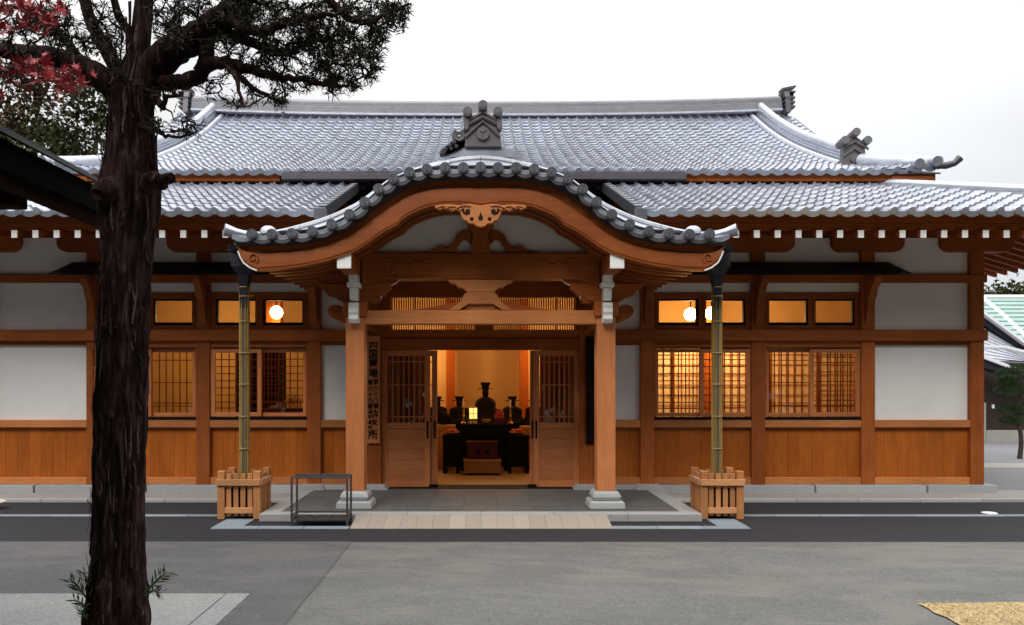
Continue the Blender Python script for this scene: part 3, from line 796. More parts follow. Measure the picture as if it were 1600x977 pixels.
# descending ridges
for sgn, x in ((1, 6.92), (-1, -6.62)):
    dr = empty('descending_ridge'); dr.parent = hall
    yy = np.linspace(2.35, 7.05, 26)
    for li, (w, z0, z1) in enumerate(((0.30, -0.02, 0.07), (0.25, 0.08, 0.125), (0.24, 0.133, 0.178), (0.23, 0.186, 0.231), (0.22, 0.239, 0.284))):
        MB().loft([[(x-w/2, y, fz(y)+z0), (x+w/2, y, fz(y)+z0), (x+w/2, y, fz(y)+z1), (x-w/2, y, fz(y)+z1)] for y in map(float, yy)]).build('ridge_layer', 'tile', dr)
    MB().tube([(x, float(y), fz(float(y))+0.31) for y in yy], 0.085, 10).build('ridge_cap', 'tile_pale', dr, smooth=True)
    MB().tube([(x-sgn*0.21, float(y), fz(float(y))+0.06) for y in yy], 0.055, 8).build('side_roll', 'tile_pale', dr, smooth=True)
    # demon-face end tile plate with three round tile ends
    y0 = 2.22; z0 = fz(2.25) + 0.02
    m = MB().prism([(x+u, z0+w) for u, w in [(-0.26,0),(0.26,0),(0.21,0.10),(0.19,0.42),(0.0,0.56),(-0.19,0.42),(-0.21,0.10)]], y0, y0+0.14)
    m.prism([(x+u, z0+w) for u, w in [(-0.25,0.28),(0,0.43),(0.25,0.28),(0.25,0.32),(0,0.475),(-0.25,0.32)]], y0-0.035, y0-0.002)
    m.prism([(x+u, z0+w) for u, w in [(-0.25,0.13),(0,0.30),(0.25,0.13),(0.25,0.17),(0,0.345),(-0.25,0.17)]], y0-0.03, y0-0.002)
    for u, w in ((-0.21,0.45),(0.0,0.60),(0.21,0.45)): m.tube([(x+u,y0-0.10,z0+w),(x+u,y0+0.16,z0+w-0.03)], 0.075, 14)
    m.tube([(x,y0-0.03,z0+0.13),(x,y0,z0+0.13)], 0.085, 16)
    for u in (-0.14, 0.14): m.tube([(x+u,y0-0.06,z0-0.02),(x+u,y0+0.1,z0)], 0.07, 12)
    m.build('end_tile', 'tile_crest', dr)
    # short corner ridge with an upturned tip
    cr = empty('corner_ridge'); cr.parent = hall
    xe = 7.74 if sgn > 0 else -7.44
    p = [(x+sgn*0.10, 2.2, fz(2.2)+0.13), (x+sgn*0.42, 1.65, fz(1.65)+0.13), (xe-sgn*0.14, 1.2, fz(1.2)+0.15), (xe, 0.95, 5.44)]
    MB().tube(p, [0.12,0.115,0.11,0.11], 12).build('ridge_roll', 'tile_pale', cr, smooth=True)
    for dx, dz, y in ((-0.36, 0.10, 0.96), (-0.08, 0.13, 0.93)):
        MB().tube([(xe+sgn*dx,y-0.05,5.32+dz),(xe+sgn*dx,y+0.35,5.36+dz+0.06)], 0.085, 14).build('round_tile', 'tile', cr, smooth=True)
    MB().tube([(xe-sgn*0.1,0.98,5.40),(xe+sgn*0.10,0.93,5.39),(xe+sgn*0.22,0.90,5.42),(xe+sgn*0.30,0.88,5.50)], [0.05,0.06,0.055,0.065], 10).build('upturned_tip', 'tile_dark', cr, smooth=True)
    MB().box(*sorted((xe-sgn*0.75, xe-sgn*0.02)), 1.05, 1.2, 5.14, 5.25).build('corner_beam', 'wood_x', cr)
# ================================================================== ENTRANCE PORCH (curved karahafu gable)
DF = 9.3
def hp(px, py): return ((751-px)*DF/FPX, PZ(py, DF))
disc_px = [(751.4,263.4),(724,264),(696,264),(668,266.5),(641,271.4),(615.7,281),(593,297),(571.8,317.5),(548,336.5),(520.5,352),(490.4,362.6),(459,366),(428,367),(396.8,367)]
T_px = [(751,279),(708.4,280),(662,284),(631.7,293.5),(601,312),(576.4,330),(549,352),(512,369),(472,378),(423,381.5),(368,381.5)]
B_px = [(751,323),(735,320),(714.7,318),(690,319),(669,323),(655,328),(639.5,335),(626,344),(621,351),(602,360.5),(585,372),(567,385),(550,394.5),(536.5,399.5),(510,407.5),(478,415),(440,420),(401.4,422.5),(390,418),(380,410),(375,401),(371.5,392)]
R_px = [(751,231.5),(714.6,235),(690,240.5),(662,247.5),(632,258),(604,270.5),(580,288),(555,306),(530,319),(504,330),(483,337),(462.8,342.6),(438,349),(413.7,354)]
fD = smooth_curve([hp(*p) for p in disc_px]); fT = smooth_curve([hp(*p) for p in T_px]); fB = lerp_curve([hp(*p) for p in B_px]); fR = smooth_curve([hp(*p) for p in R_px])
def xs_sym(xmax, n, extra=()):
    h = sorted(set([xmax*k/n for k in range(n+1)] + [e_ for e_ in extra if 0 < e_ < xmax]))
    return [-x for x in reversed(h[1:])] + h
EX = [hp(*p)[0] for p in B_px]
# -- bargeboard: a moulded board with a proud lower lip
YF = -2.70
bx = xs_sym(hp(371.5,392)[0], 60, EX)
rings = []
for x in bx:
    t, b = fT(abs(x)), fB(abs(x)); h = t - b
    lip_ = min(0.028, h*0.12)
    rings.append([(x, YF+0.13, t), (x, YF+0.085, t), (x, YF+0.08, t-0.30*h), (x, YF+0.035, t-0.33*h), (x, YF+0.022, t-0.44*h), (x, YF+0.016, b+lip_+0.010), (x, YF+0.026, b+lip_+0.006), (x, YF+0.026, b+lip_), (x, YF, b+lip_-0.004), (x, YF+0.004, b), (x, YF+0.13, b)])
bb = part(MB().loft(rings), 'bargeboard', 'wood_x', smooth=True)
for sgn in (1, -1):   # carved scroll at each foot of the bargeboard
    c = (sgn*2.76, 3.245); sp = []
    for k in range(22):
        a = k/21*2.6*pi; r_ = 0.012 + 0.055*k/21; sp.append((c[0]+sgn*r_*cos(a+2.2), YF+0.012, c[1]+r_*sin(a+2.2)))
    MB().tube(sp, 0.010, 6).build('scroll', 'wood_x', bb, smooth=True)
    MB().tube([(sgn*hp(px,py)[0], YF+0.005, hp(px,py)[1]) for px, py in [(371.5,392),(375,401),(380,410),(390,418),(401,422.5)]], 0.010, 6).build('edge_bead', 'gofun_white', bb, smooth=True)
# -- eave boards behind the bargeboard (upper layer under the tiles)
proof = part(MB().band([(x, fT(abs(x))+0.055) for x in xs_sym(3.0, 50)], [(x, fT(abs(x))-0.002) for x in xs_sym(3.0, 50)], YF+0.03, YF+0.60), 'porch_roof', 'tile_dark')
# roof body that runs back under the upper eave
xsB = xs_sym(3.05, 50)
MB().band([(x, fD(min(abs(x),2.74))+0.09) for x in xsB], [(x, fT(min(abs(x),2.95))+0.06) for x in xsB], YF+0.42, 1.40).build('roof_body', 'tile_dark', proof)
for k in range(15):
    y = -2.05 + k*0.235
    MB().tube([(x, y, fD(min(abs(x),2.74))+0.09) for x in xs_sym(3.05, 26)], 0.06, 8).build('round_tile_row', 'tile', proof, smooth=True)
# -- verge tiles with round ends
dpts = [hp(*p) for p in disc_px]
dpts = [(-x, z) for x, z in reversed(dpts[1:])] + dpts
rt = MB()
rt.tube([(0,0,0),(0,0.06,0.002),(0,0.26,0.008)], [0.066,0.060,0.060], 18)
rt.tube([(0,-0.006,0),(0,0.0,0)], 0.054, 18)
rt0 = rt.build('round_verge_tile', 'tile_mid', proof, smooth=True)  # same tile in darker grey: dimness of the forward-facing discs put into colour
# raised emblem: an S-shaped swirl with two dots inside a ring
emb = MB()
ringp = [(0.049*cos(2*pi*k/24), -0.0075, 0.049*sin(2*pi*k/24)) for k in range(25)]
emb.tube(ringp, 0.0028, 5)
sw = [(0.019*cos(a), -0.0085, 0.014+0.013*sin(a)) for a in np.linspace(-0.2, 1.5*pi, 12)] + [(-0.019*cos(a)*1.0, -0.0085, -0.014+0.013*sin(-a)*-1) for a in np.linspace(pi*1.0, -0.55*pi, 12)]
emb.tube([(0.017,-0.008,0.022),(0.004,-0.0085,0.031),(-0.014,-0.0085,0.024),(-0.015,-0.0085,0.010),(0.0,-0.0085,0.0),(0.015,-0.0085,-0.010),(0.013,-0.0085,-0.025),(-0.004,-0.0085,-0.031),(-0.018,-0.008,-0.022)], 0.0042, 6)
emb.tube([(0.0,-0.006,0.016),(0.006,-0.0095,0.014)], 0.004, 6); emb.tube([(0.0,-0.006,-0.016),(-0.006,-0.0095,-0.014)], 0.004, 6)
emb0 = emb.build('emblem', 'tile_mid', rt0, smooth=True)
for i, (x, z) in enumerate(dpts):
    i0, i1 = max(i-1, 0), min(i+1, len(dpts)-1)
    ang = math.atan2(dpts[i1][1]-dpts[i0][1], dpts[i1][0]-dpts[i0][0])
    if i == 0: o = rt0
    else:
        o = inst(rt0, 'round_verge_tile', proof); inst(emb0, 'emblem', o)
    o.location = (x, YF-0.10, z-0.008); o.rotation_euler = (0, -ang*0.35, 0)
    if i < len(dpts)-1:
        (xa, za), (xb, zb) = dpts[i], dpts[i+1]
        cx_, cz_ = xb-xa, zb-za; L = math.hypot(cx_, cz_); nxv, nzv = -cz_/L, cx_/L
        def arc(off, sag): return [(xa+cx_*t+nxv*(off-sag*sin(pi*t)), za+cz_*t+nzv*(off-sag*sin(pi*t))) for t in np.linspace(0.04,0.96,8)]
        m = MB().band(arc(0.012,0.030), arc(-0.012,0.030), YF-0.06, YF+0.14)
        m.band(arc(-0.018,0.030), arc(-0.040,0.034), YF-0.073, YF+0.12)
        m.build('pan_tile', 'tile', proof, smooth=True)
        MB().band(arc(-0.044,0.034), arc(-0.080,0.040), YF-0.079, YF+0.10).build('drip_tile', 'tile_dark', proof, smooth=True)
# -- pale raised verge ridge (segments with joints)
xr = [hp(*p)[0] for p in R_px]
xend = xr[-1]
segs = np.linspace(0, xend, 8)
for sgn in (1, -1):
    for a, b in zip(segs[:-1], segs[1:]):
        rings = []
        for x in np.linspace(a+0.0025, b-0.0025, 9):
            x = float(x); hi = fR(x); lo = max(min(fD(min(x,2.74)) + 0.085, hi-0.05), fD(min(x,2.74))+0.03)
            rings.append([(sgn*x, -2.56, lo), (sgn*x, -2.47, hi-0.070), (sgn*x, -2.485, hi-0.055), (sgn*x, -2.48, hi-0.022), (sgn*x, -2.445, hi-0.002), (sgn*x, -2.39, hi), (sgn*x, -2.33, hi-0.03), (sgn*x, -2.30, lo)])
        MB().loft(rings).build('verge_ridge', 'tile_pale', proof, smooth=True)
    MB().lathe([(0.10,-0.02),(0.10,0.02),(0.085,0.055),(0.05,0.08),(0.0,0.088)], (sgn*(xend+0.02), -2.47, fR(xend)-0.03), 14).build('ridge_boss', 'tile_pale', proof, smooth=True)
    # corner tile flaring up and out
    cz_ = hp(396.8,367)[1]
    MB().tube([(sgn*2.72,-2.55,cz_+0.015),(sgn*2.86,-2.60,cz_+0.012),(sgn*2.98,-2.66,cz_+0.03),(sgn*3.07,-2.70,cz_+0.055),(sgn*3.10,-2.715,cz_+0.06)], [0.055,0.055,0.06,0.072,0.078], 14).build('corner_tile', 'tile', proof, smooth=True)
    pts = [(2.74,0.0),(2.84,-0.03),(2.93,-0.025),(3.0,0.01)]
    MB().band([(sgn*x, cz_+dz-0.01) for x, dz in pts], [(sgn*x, cz_+dz-0.06) for x, dz in pts], -2.74, -2.4).build('corner_pan_tile', 'tile', proof, smooth=True)
    # side eave gutter and leader head
    a, b = sorted((sgn*2.97, sgn*3.12))
    g = MB().box(a, b, -2.52, 0.2, 3.37, 3.385); g.box(a, a+0.008, -2.52, 0.2, 3.385, 3.455); g.box(b-0.008, b, -2.52, 0.2, 3.385, 3.455)
    g.build('side_gutter', 'bronze', proof)
    MB().loft([[(sgn*3.066+u*w_, -2.03+v*w_, z) for u, v in ((-1,-1),(1,-1),(1,1),(-1,1))] for w_, z in ((0.135,3.47),(0.135,3.23),(0.075,3.13),(0.055,2.99),(0.045,2.70))]).build('leader_head', 'bronze', proof, bevel=0.004)
# -- crowning ogre tile on the porch ridge
og = empty('crest_tile'); og.parent = hall
def op(px, py): return (PX(px, 9.5), PZ(py, 9.5))
YO = -2.50
pl = [op(*p) for p in [(726,229),(784,229),(781,205),(779,186),(770,180),(754.5,172),(739,180),(730,186),(728,205)]]
MB().prism(pl, YO, YO+0.16).build('face_plate', 'tile_crest', og, bevel=0.008)
for pts in ([(727,214),(754.5,190),(782,214)], [(729,196),(754.5,183),(780,196)], [(731,189),(754.5,176),(778,189)]):
    MB().tube([(op(*p)[0], YO-0.012, op(*p)[1]) for p in pts], 0.018 if pts[0][1] > 200 else 0.024, 6).build('chevron', 'tile_crest', og)
for px, py in ((730.7,177),(754.5,167),(778,177)):
    x, z = op(px, py)
    MB().tube([(x,YO-0.09,z),(x,YO+0.02,z),(x,YO+0.22,z-0.02)], 0.057, 16).tube([(x,YO-0.096,z),(x,YO-0.088,z)], 0.038, 14).build('round_tile_end', 'tile_crest', og, smooth=True)
for sgn in (1, -1):
    x = op(754.5,0)[0] + sgn*0.205; z = op(0,186)[1]
    MB().prism([(x-0.03,z),(x+0.03,z),(x+0.03,z-0.12),(x,z-0.15),(x-0.03,z-0.12)], YO-0.05, YO+0.1).build('side_drop', 'tile_crest', og, bevel=0.006)
x, z = op(754.6, 209)
em_ = MB().tube([(x,YO-0.035,z),(x,YO,z)], 0.082, 8).build('crest_disc', 'tile_crest', og)
MB().tube([(x-0.04,YO-0.04,z+0.035),(x,YO-0.043,z+0.01),(x+0.045,YO-0.04,z+0.04)], 0.006, 5).tube([(x,YO-0.04,z+0.01),(x,YO-0.04,z-0.05)], 0.005, 5).build('mark', 'tile_crest', em_)
for sgn in (1, -1):
    c0 = op(754.5, 0)[0]
    def wp(px, py): q = op(px, py); return (c0 + sgn*(c0 - q[0]) if sgn < 0 else q[0], q[1])
    wing = [(727,226),(727,217),(718,220),(708,217),(703,222),(695,228),(687,236),(687,241),(700,240),(714,234)]
    m = MB().prism([wp(*p) for p in wing], YO+0.02, YO+0.12)
    c = wp(717, 210); sp = []
    for k in range(26):
        a = k/25*3.2*pi; r_ = 0.016 + 0.058*k/25
        sp.append((c[0] - sgn*r_*cos(a+0.4), YO+0.045, c[1] + r_*sin(a+0.4)*-1))
    m.tube(sp, [0.014+0.012*k/25 for k in range(26)], 7)
    for px, py, r_ in ((709,222,.035),(702,227,.034),(713,228,.03),(705,231,.028),(696,232,.026)):
        q = wp(px, py); m.lathe([(0.001,-r_),(r_*.7,-r_*.7),(r_,0),(r_*.7,r_*.7),(0.001,r_)], (q[0], YO+0.02, q[1]), 8)
    for k in range(4):
        a_, b_ = wp(699-k*1.2, 232+k*2.2), wp(687, 238.5+k*0.7)
        m.tube([(a_[0],YO+0.012,a_[1]),(b_[0],YO+0.015,b_[1])], 0.011, 6)
    m.build('side_fin', 'tile_crest', og, smooth=True)
# saddle of the porch ridge under the crest
MB().loft([[(-0.22,y,4.56),(0,y,4.66),(0.22,y,4.56),(0.22,y,4.45),(-0.22,y,4.45)] for y in (-2.30,-1.6,1.3)]).build('porch_ridge', 'tile_dark', proof)
MB().prism([(-0.47,4.585),(-0.2,4.66),(0.03,4.70),(0.26,4.66),(0.53,4.585),(0.53,4.54),(-0.47,4.54)], -2.46, -2.3).build('ridge_seat', 'tile', proof, smooth=False)

# -- curved ribs and boarded soffit under the gable
xsI = xs_sym(2.70, 44, EX)
for y in (-2.45, -2.20, -1.98):
    part(MB().band([(x, fB(abs(x))+0.16) for x in xsI], [(x, fB(abs(x))+0.035) for x in xsI], y, y+0.085), 'curved_rib', 'wood_x', smooth=True)
part(MB().band([(x, fB(abs(x))+0.19) for x in xsI], [(x, fB(abs(x))+0.165) for x in xsI], YF+0.13, 0.2), 'curved_soffit', 'wood_y', smooth=True)
for sgn in (1, -1):
    for k in range(8):
        y = -2.45 + k*0.30
        part(MB().band([(sgn*x, fB(x)+0.15) for x in np.linspace(1.75,2.70,8)], [(sgn*x, fB(x)+0.06) for x in np.linspace(1.75,2.70,8)], y+0.09, y+0.15), 'rafter', 'wood_x')

# -- pillars on stone bases
DP = 10.17
YP = DP + CAMY
def sp_(px): return PX(px, DP)
def sz_(py): return PZ(py, DP)
for sgn in (1, -1):
    pl_ = part(MB().box(sgn*1.645-0.122, sgn*1.645+0.122, YP-0.122, YP+0.122, 0.315, 2.60), 'pillar', 'door_wood_z', bevel=0.012)
    cx_ = sgn*1.645
    def sq(w, z): return [(cx_-w, YP-w, z), (cx_+w, YP-w, z), (cx_+w, YP+w, z), (cx_-w, YP+w, z)]
    MB().loft([sq(0.225,0.09), sq(0.235,0.10), sq(0.225,0.175), sq(0.205,0.195)]).build('base_stone', 'stone', pl_, bevel=0.012)
    MB().loft([sq(0.165,0.196), sq(0.185,0.245), sq(0.175,0.285), sq(0.145,0.318)]).build('base_stone', 'stone', pl_, bevel=0.012)
# tie beam and the noses at its ends
tb = part(MB().box(-1.60, 1.60, YP-0.10, YP+0.10, 2.505, 2.685), 'tie_beam', 'pale_wood_x', bevel=0.010)
def scal(pts, n=4):
    return pts
for sgn in (1, -1):
    nose = [(1.70,2.52),(1.76,2.515),(1.84,2.53),(1.90,2.56),(1.96,2.59),(2.00,2.63),(2.02,2.68),(1.99,2.74),(1.93,2.765),(1.86,2.755),(1.82,2.73),(1.78,2.745),(1.70,2.76)]
    q = part(MB().prism([(sgn*x, z) for x, z in nose], YP-0.085, YP+0.085), 'beam_nose', 'wood_x', bevel=0.012)
    MB().tube([(sgn*x, YP-0.088, z) for x, z in [(1.80,2.70),(1.86,2.72),(1.92,2.70),(1.92,2.65),(1.87,2.64),(1.85,2.67)]], 0.007, 5).build('carved_line', 'wood_x', q)
    # front nose with white painted face, two tiers
    lo = [(-2.06,2.51),(-2.10,2.56),(-2.085,2.61),(-2.105,2.65),(-2.09,2.70),(-2.10,2.74),(-2.07,2.775),(-1.90,2.775),(-1.90,2.51)]
    q = part(MB().prism([(y, z) for y, z in lo], sgn*1.645-0.062, sgn*1.645+0.062, 'x'), 'bracket_nose', 'gofun_white', bevel=0.008)
    up = [(-2.06,2.80),(-2.085,2.86),(-2.09,2.93),(-2.07,2.97),(-1.90,2.97),(-1.90,2.80)]
    q = part(MB().prism(up, sgn*1.645-0.050, sgn*1.645+0.050, 'x').box(sgn*1.645-0.082, sgn*1.645+0.082, -2.095, -1.9, 2.972, 3.035).box(sgn*1.645-0.056, sgn*1.645+0.056, -2.11, -1.9, 3.037, 3.15), 'bracket_nose', 'gofun_white', bevel=0.008)
    # bearing block and bracket arms over the pillar
    part(MB().box(sgn*1.645-0.16, sgn*1.645+0.16, YP-0.16, YP+0.16, 2.60, 2.80), 'bearing_block', 'wood_x', bevel=0.02)
    arm = [(-0.46,3.04),(-0.47,2.98),(-0.40,2.93),(-0.36,2.88),(-0.28,2.86),(-0.22,2.82),(-0.14,2.80),(0.14,2.80),(0.22,2.82),(0.28,2.86),(0.36,2.88),(0.40,2.93),(0.47,2.98),(0.46,3.04)]
    part(MB().prism([(sgn*1.645+u, z) for u, z in arm], YP-0.075, YP+0.075), 'bracket_arm', 'wood_x', bevel=0.008)
    # eave purlin with white end
    pu = part(MB().box(sgn*1.66-0.085, sgn*1.66+0.085, -2.66, 0.1, 3.125, 3.33), 'purlin', 'wood_y', bevel=0.008)
    MB().box(sgn*1.66-0.087, sgn*1.66+0.087, -2.672, -2.655, 3.123, 3.332).build('end_cap', 'gofun_white', pu, bevel=0.012)
    part(MB().box(sgn*1.66-0.07, sgn*1.66+0.07, YP-0.12, YP+0.12, 3.03, 3.13), 'bearing_block', 'wood_x', bevel=0.01)
    # carved support under the rainbow beam, scalloped edge lined white
    sc = [(1.55,3.10),(1.55,2.80),(1.42,2.775),(1.345,2.79),(1.31,2.84),(1.305,2.90),(1.27,2.935),(1.24,2.96),(1.22,3.0),(1.17,3.02),(1.12,3.045),(1.09,3.07),(1.06,3.10)]
    q = part(MB().prism([(sgn*x, z) for x, z in sc], YP-0.06, YP+0.06), 'carved_support', 'wood_x', bevel=0.006)
    MB().tube([(sgn*x, YP-0.062, z) for x, z in sc[4:]], 0.006, 5).build('edge_bead', 'gofun_white', q)
    sc2 = [(1.74,3.06),(1.74,2.86),(1.86,2.85),(1.93,2.90),(1.98,2.93),(2.04,2.97),(2.10,3.0),(2.14,3.06)]
    part(MB().prism([(sgn*x, z) for x, z in sc2], YP-0.05, YP+0.05), 'carved_support', 'wood_x', bevel=0.006)
    # connecting beam from pillar back to the hall
    part(MB().box(sgn*1.645-0.075, sgn*1.645+0.075, YP+0.1, -0.1, 2.52, 2.70), 'connecting_beam', 'wood_y', bevel=0.01)
    part(MB().box(sgn*1.645-0.07, sgn*1.645+0.07, YP+0.1, -0.1, 2.86, 3.08), 'connecting_beam', 'wood_y', bevel=0.01)
# rainbow beam
nb = 24
rbm = part(MB().band([(-1.56+3.12*k/nb, 3.435) for k in range(nb+1)], [(-1.56+3.12*k/nb, 3.085 + 0.015*cos((k/nb*2-1)*pi/2) - (0.05 if abs(k/nb*2-1) > 0.86 else 0.0)) for k in range(nb+1)], YP-0.11, YP+0.11), 'rainbow_beam', 'wood_x', bevel=0.01)
for sgn in (1, -1):
    m = MB(); c = (sgn*1.22, 3.27)
    m.tube([(c[0]+sgn*(0.025+0.085*k/29)*cos(k/29*3.4*pi), YP-0.112, c[1]+(0.025+0.085*k/29)*sin(k/29*3.4*pi)) for k in range(30)], [0.008+0.008*k/29 for k in range(30)], 6)
    m.tube([(sgn*1.13,YP-0.112,3.25),(sgn*1.02,YP-0.112,3.31),(sgn*0.92,YP-0.112,3.27),(sgn*0.85,YP-0.112,3.33),(sgn*0.77,YP-0.112,3.30),(sgn*0.70,YP-0.112,3.35),(sgn*0.60,YP-0.112,3.355)], [0.017,0.016,0.015,0.014,0.012,0.009,0.005], 6)
    m.tube([(sgn*1.32,YP-0.112,3.20),(sgn*1.22,YP-0.112,3.12),(sgn*1.08,YP-0.112,3.125),(sgn*0.5,YP-0.112,3.135),(0,YP-0.112,3.14)], [0.010,0.008,0.007,0.006,0.005], 6)
    m.build('carved_scroll', 'wood_x', rbm, smooth=True)
# plaster field of the gable, king strut with curved wings
part(MB().band([(x, min(fB(abs(x))+0.10, 3.95)) for x in xs_sym(1.62, 30, EX)], [(x, 3.40) for x in xs_sym(1.62, 30, EX)], YP-0.01, YP+0.03), 'plaster_panel', 'plaster')
part(MB().prism([(-0.13,3.435),(0.13,3.435),(0.115,3.60),(0.10,3.70),(0.17,3.78),(0.17,3.86),(-0.17,3.86),(-0.17,3.78),(-0.10,3.70),(-0.115,3.60)], YP-0.11, YP), 'king_strut', 'wood_z', bevel=0.01)
for sgn in (1, -1):
    wing = [(0.13,3.73),(0.24,3.73),(0.31,3.68),(0.35,3.60),(0.40,3.53),(0.46,3.50),(0.48,3.53),(0.53,3.545),(0.58,3.51),(0.62,3.475),(0.72,3.455),(0.80,3.437),(0.38,3.437),(0.33,3.47),(0.29,3.54),(0.25,3.60),(0.19,3.62),(0.16,3.58),(0.12,3.56)]
    part(MB().prism([(sgn*x, z) for x, z in wing], YP-0.08, YP-0.012), 'strut_wing', 'wood_x', bevel=0.008)
# frog-leg strut between the beams
part(MB().prism([(x, z) for x, z in [(-0.44,3.088),(0.44,3.088),(0.40,3.05),(0.33,3.03),(0.30,2.99),(0.22,2.975),(0.17,2.93),(-0.17,2.93),(-0.22,2.975),(-0.30,2.99),(-0.33,3.03),(-0.40,3.05)]], YP-0.105, YP+0.06), 'bracket_arm', 'pale_wood_x', bevel=0.008)
fk = part(MB().prism([(x, z) for x, z in [(-0.17,2.93),(0.17,2.93),(0.22,2.89),(0.25,2.82),(0.31,2.76),(0.42,2.688),(0.28,2.688),(0.22,2.73),(0.16,2.77),(-0.16,2.77),(-0.22,2.73),(-0.28,2.688),(-0.42,2.688),(-0.31,2.76),(-0.25,2.82),(-0.22,2.89)]], YP-0.10, YP+0.05), 'frog_leg_strut', 'pale_wood_x', bevel=0.008)
m = MB().prism([(x, z) for x, z in [(-0.26,2.688),(0.26,2.688),(0.18,2.73),(0.12,2.80),(0.0,2.82),(-0.12,2.80),(-0.18,2.73)]], YP-0.05, YP)
for sgn in (1, -1):
    m.tube([(sgn*(0.15+(0.008+0.035*k/15)*cos(k/15*2.6*pi)), YP-0.056, 2.735+(0.008+0.03*k/15)*sin(k/15*2.6*pi)) for k in range(16)], 0.008, 6)
    m.tube([(sgn*0.04,YP-0.056,2.72),(sgn*0.05,YP-0.056,2.76),(0,YP-0.056,2.785)], 0.009, 6)
m.build('carved_infill', 'pale_wood_x', fk, smooth=True)
part(MB().prism([(-0.95,2.686),(0.95,2.686),(0.35,2.79),(0.2,2.82),(-0.2,2.82),(-0.35,2.79)], YP-0.02, YP+0.02), 'strut_board', 'wood_x', bevel=0.004)
# carved pendant under the peak of the bargeboard
gp = lambda px, py: (PX(px, 9.27), PZ(py, 9.27))
halfL = [(751,321),(735,318),(720,320),(700,319),(688,320),(681,321),(679,324),(684,326),(687,328),(692,325),(699,327),(706,330),(712,327),(718,330),(721,337),(724,343),(730,345),(733,349),(740,349),(744,353),(751,354.5)]
pend = [gp(*p) for p in halfL]
c0 = gp(751,0)[0]
pend = pend + [(2*c0-x, z) for x, z in reversed(pend[1:-1])]
pd = part(MB().prism(pend, -2.735, -2.66), 'pendant_carving', 'pale_wood_x', bevel=0.006)
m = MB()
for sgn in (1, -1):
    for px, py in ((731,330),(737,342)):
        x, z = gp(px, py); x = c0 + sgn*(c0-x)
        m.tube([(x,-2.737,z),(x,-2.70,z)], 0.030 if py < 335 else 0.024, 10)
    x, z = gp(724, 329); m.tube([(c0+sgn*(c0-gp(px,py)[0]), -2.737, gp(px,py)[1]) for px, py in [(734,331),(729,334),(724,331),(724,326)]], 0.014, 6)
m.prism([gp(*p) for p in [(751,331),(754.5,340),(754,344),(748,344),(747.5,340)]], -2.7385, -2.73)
m.build('hollow_shade_inset', 'dark_wood_x', pd)  # dark insets on the carving stand in for the shade inside pierced hollows
m = MB()
for sgn in (1, -1):
    m.tube([(c0+sgn*(c0-gp(px,py)[0]), -2.742, gp(px,py)[1]) for px, py in [(735,322),(728,321),(720,322),(714,325),(718,329),(722,326)]], 0.010, 6)
    m.tube([(c0+sgn*(c0-gp(px,py)[0]), -2.742, gp(px,py)[1]) for px, py in [(712,323),(704,322),(698,325),(703,328),(706,325)]], 0.009, 6)
    m.tube([(c0+sgn*(c0-gp(px,py)[0]), -2.742, gp(px,py)[1]) for px, py in [(696,322),(689,322),(684,324)]], 0.008, 6)
m.build('carved_scroll', 'pale_wood_x', pd, smooth=True)
part(MB().box(-1.6, 1.6, -1.70, 0.1, 3.30, 3.33), 'porch_ceiling', 'wood_y')

# ================================================================== ENTRANCE: lintel, lattice, sliding doors
part(MB().box(-1.545, 1.545, -0.10, 0.10, 2.245, 2.42), 'lintel', 'wood_x', bevel=0.008)
part(MB().box(-1.545, 1.545, -0.06, 0.08, 2.42, 2.56), 'lintel', 'wood_x', bevel=0.006)
part(MB().box(-1.545, 1.545, -0.05, 0.08, 3.06, 4.02), 'lintel_panel', 'wood_x')
part(MB().box(-1.545, -1.40, -0.05, 0.08, 2.56, 3.06), 'lattice_post', 'wood_z'); part(MB().box(1.48, 1.545, -0.05, 0.08, 2.56, 3.06), 'lattice_post', 'wood_z')
part(MB().box(-0.09, 0.20, -0.05, 0.08, 2.56, 3.06), 'lattice_post', 'wood_z')
for a, b in ((-1.40, -0.09), (0.20, 1.48)):
    m = MB(); n = int((b-a)/0.036)
    for k in range(n):
        x = a + (k+0.5)*(b-a)/n; m.box(x-0.009, x+0.009, -0.02, 0.02, 2.56, 3.06)
    lt = part(m, 'lattice', 'wood_z'); lt['kind'] = 'stuff'
    MB().box(a, b, -0.028, -0.021, 2.80, 2.83).build('lattice_rail', 'wood_x', lt)
part(MB().box(-1.545, 1.545, -0.12, 0.30, 0.088, 0.100), 'door_sill', 'dark_wood_x')
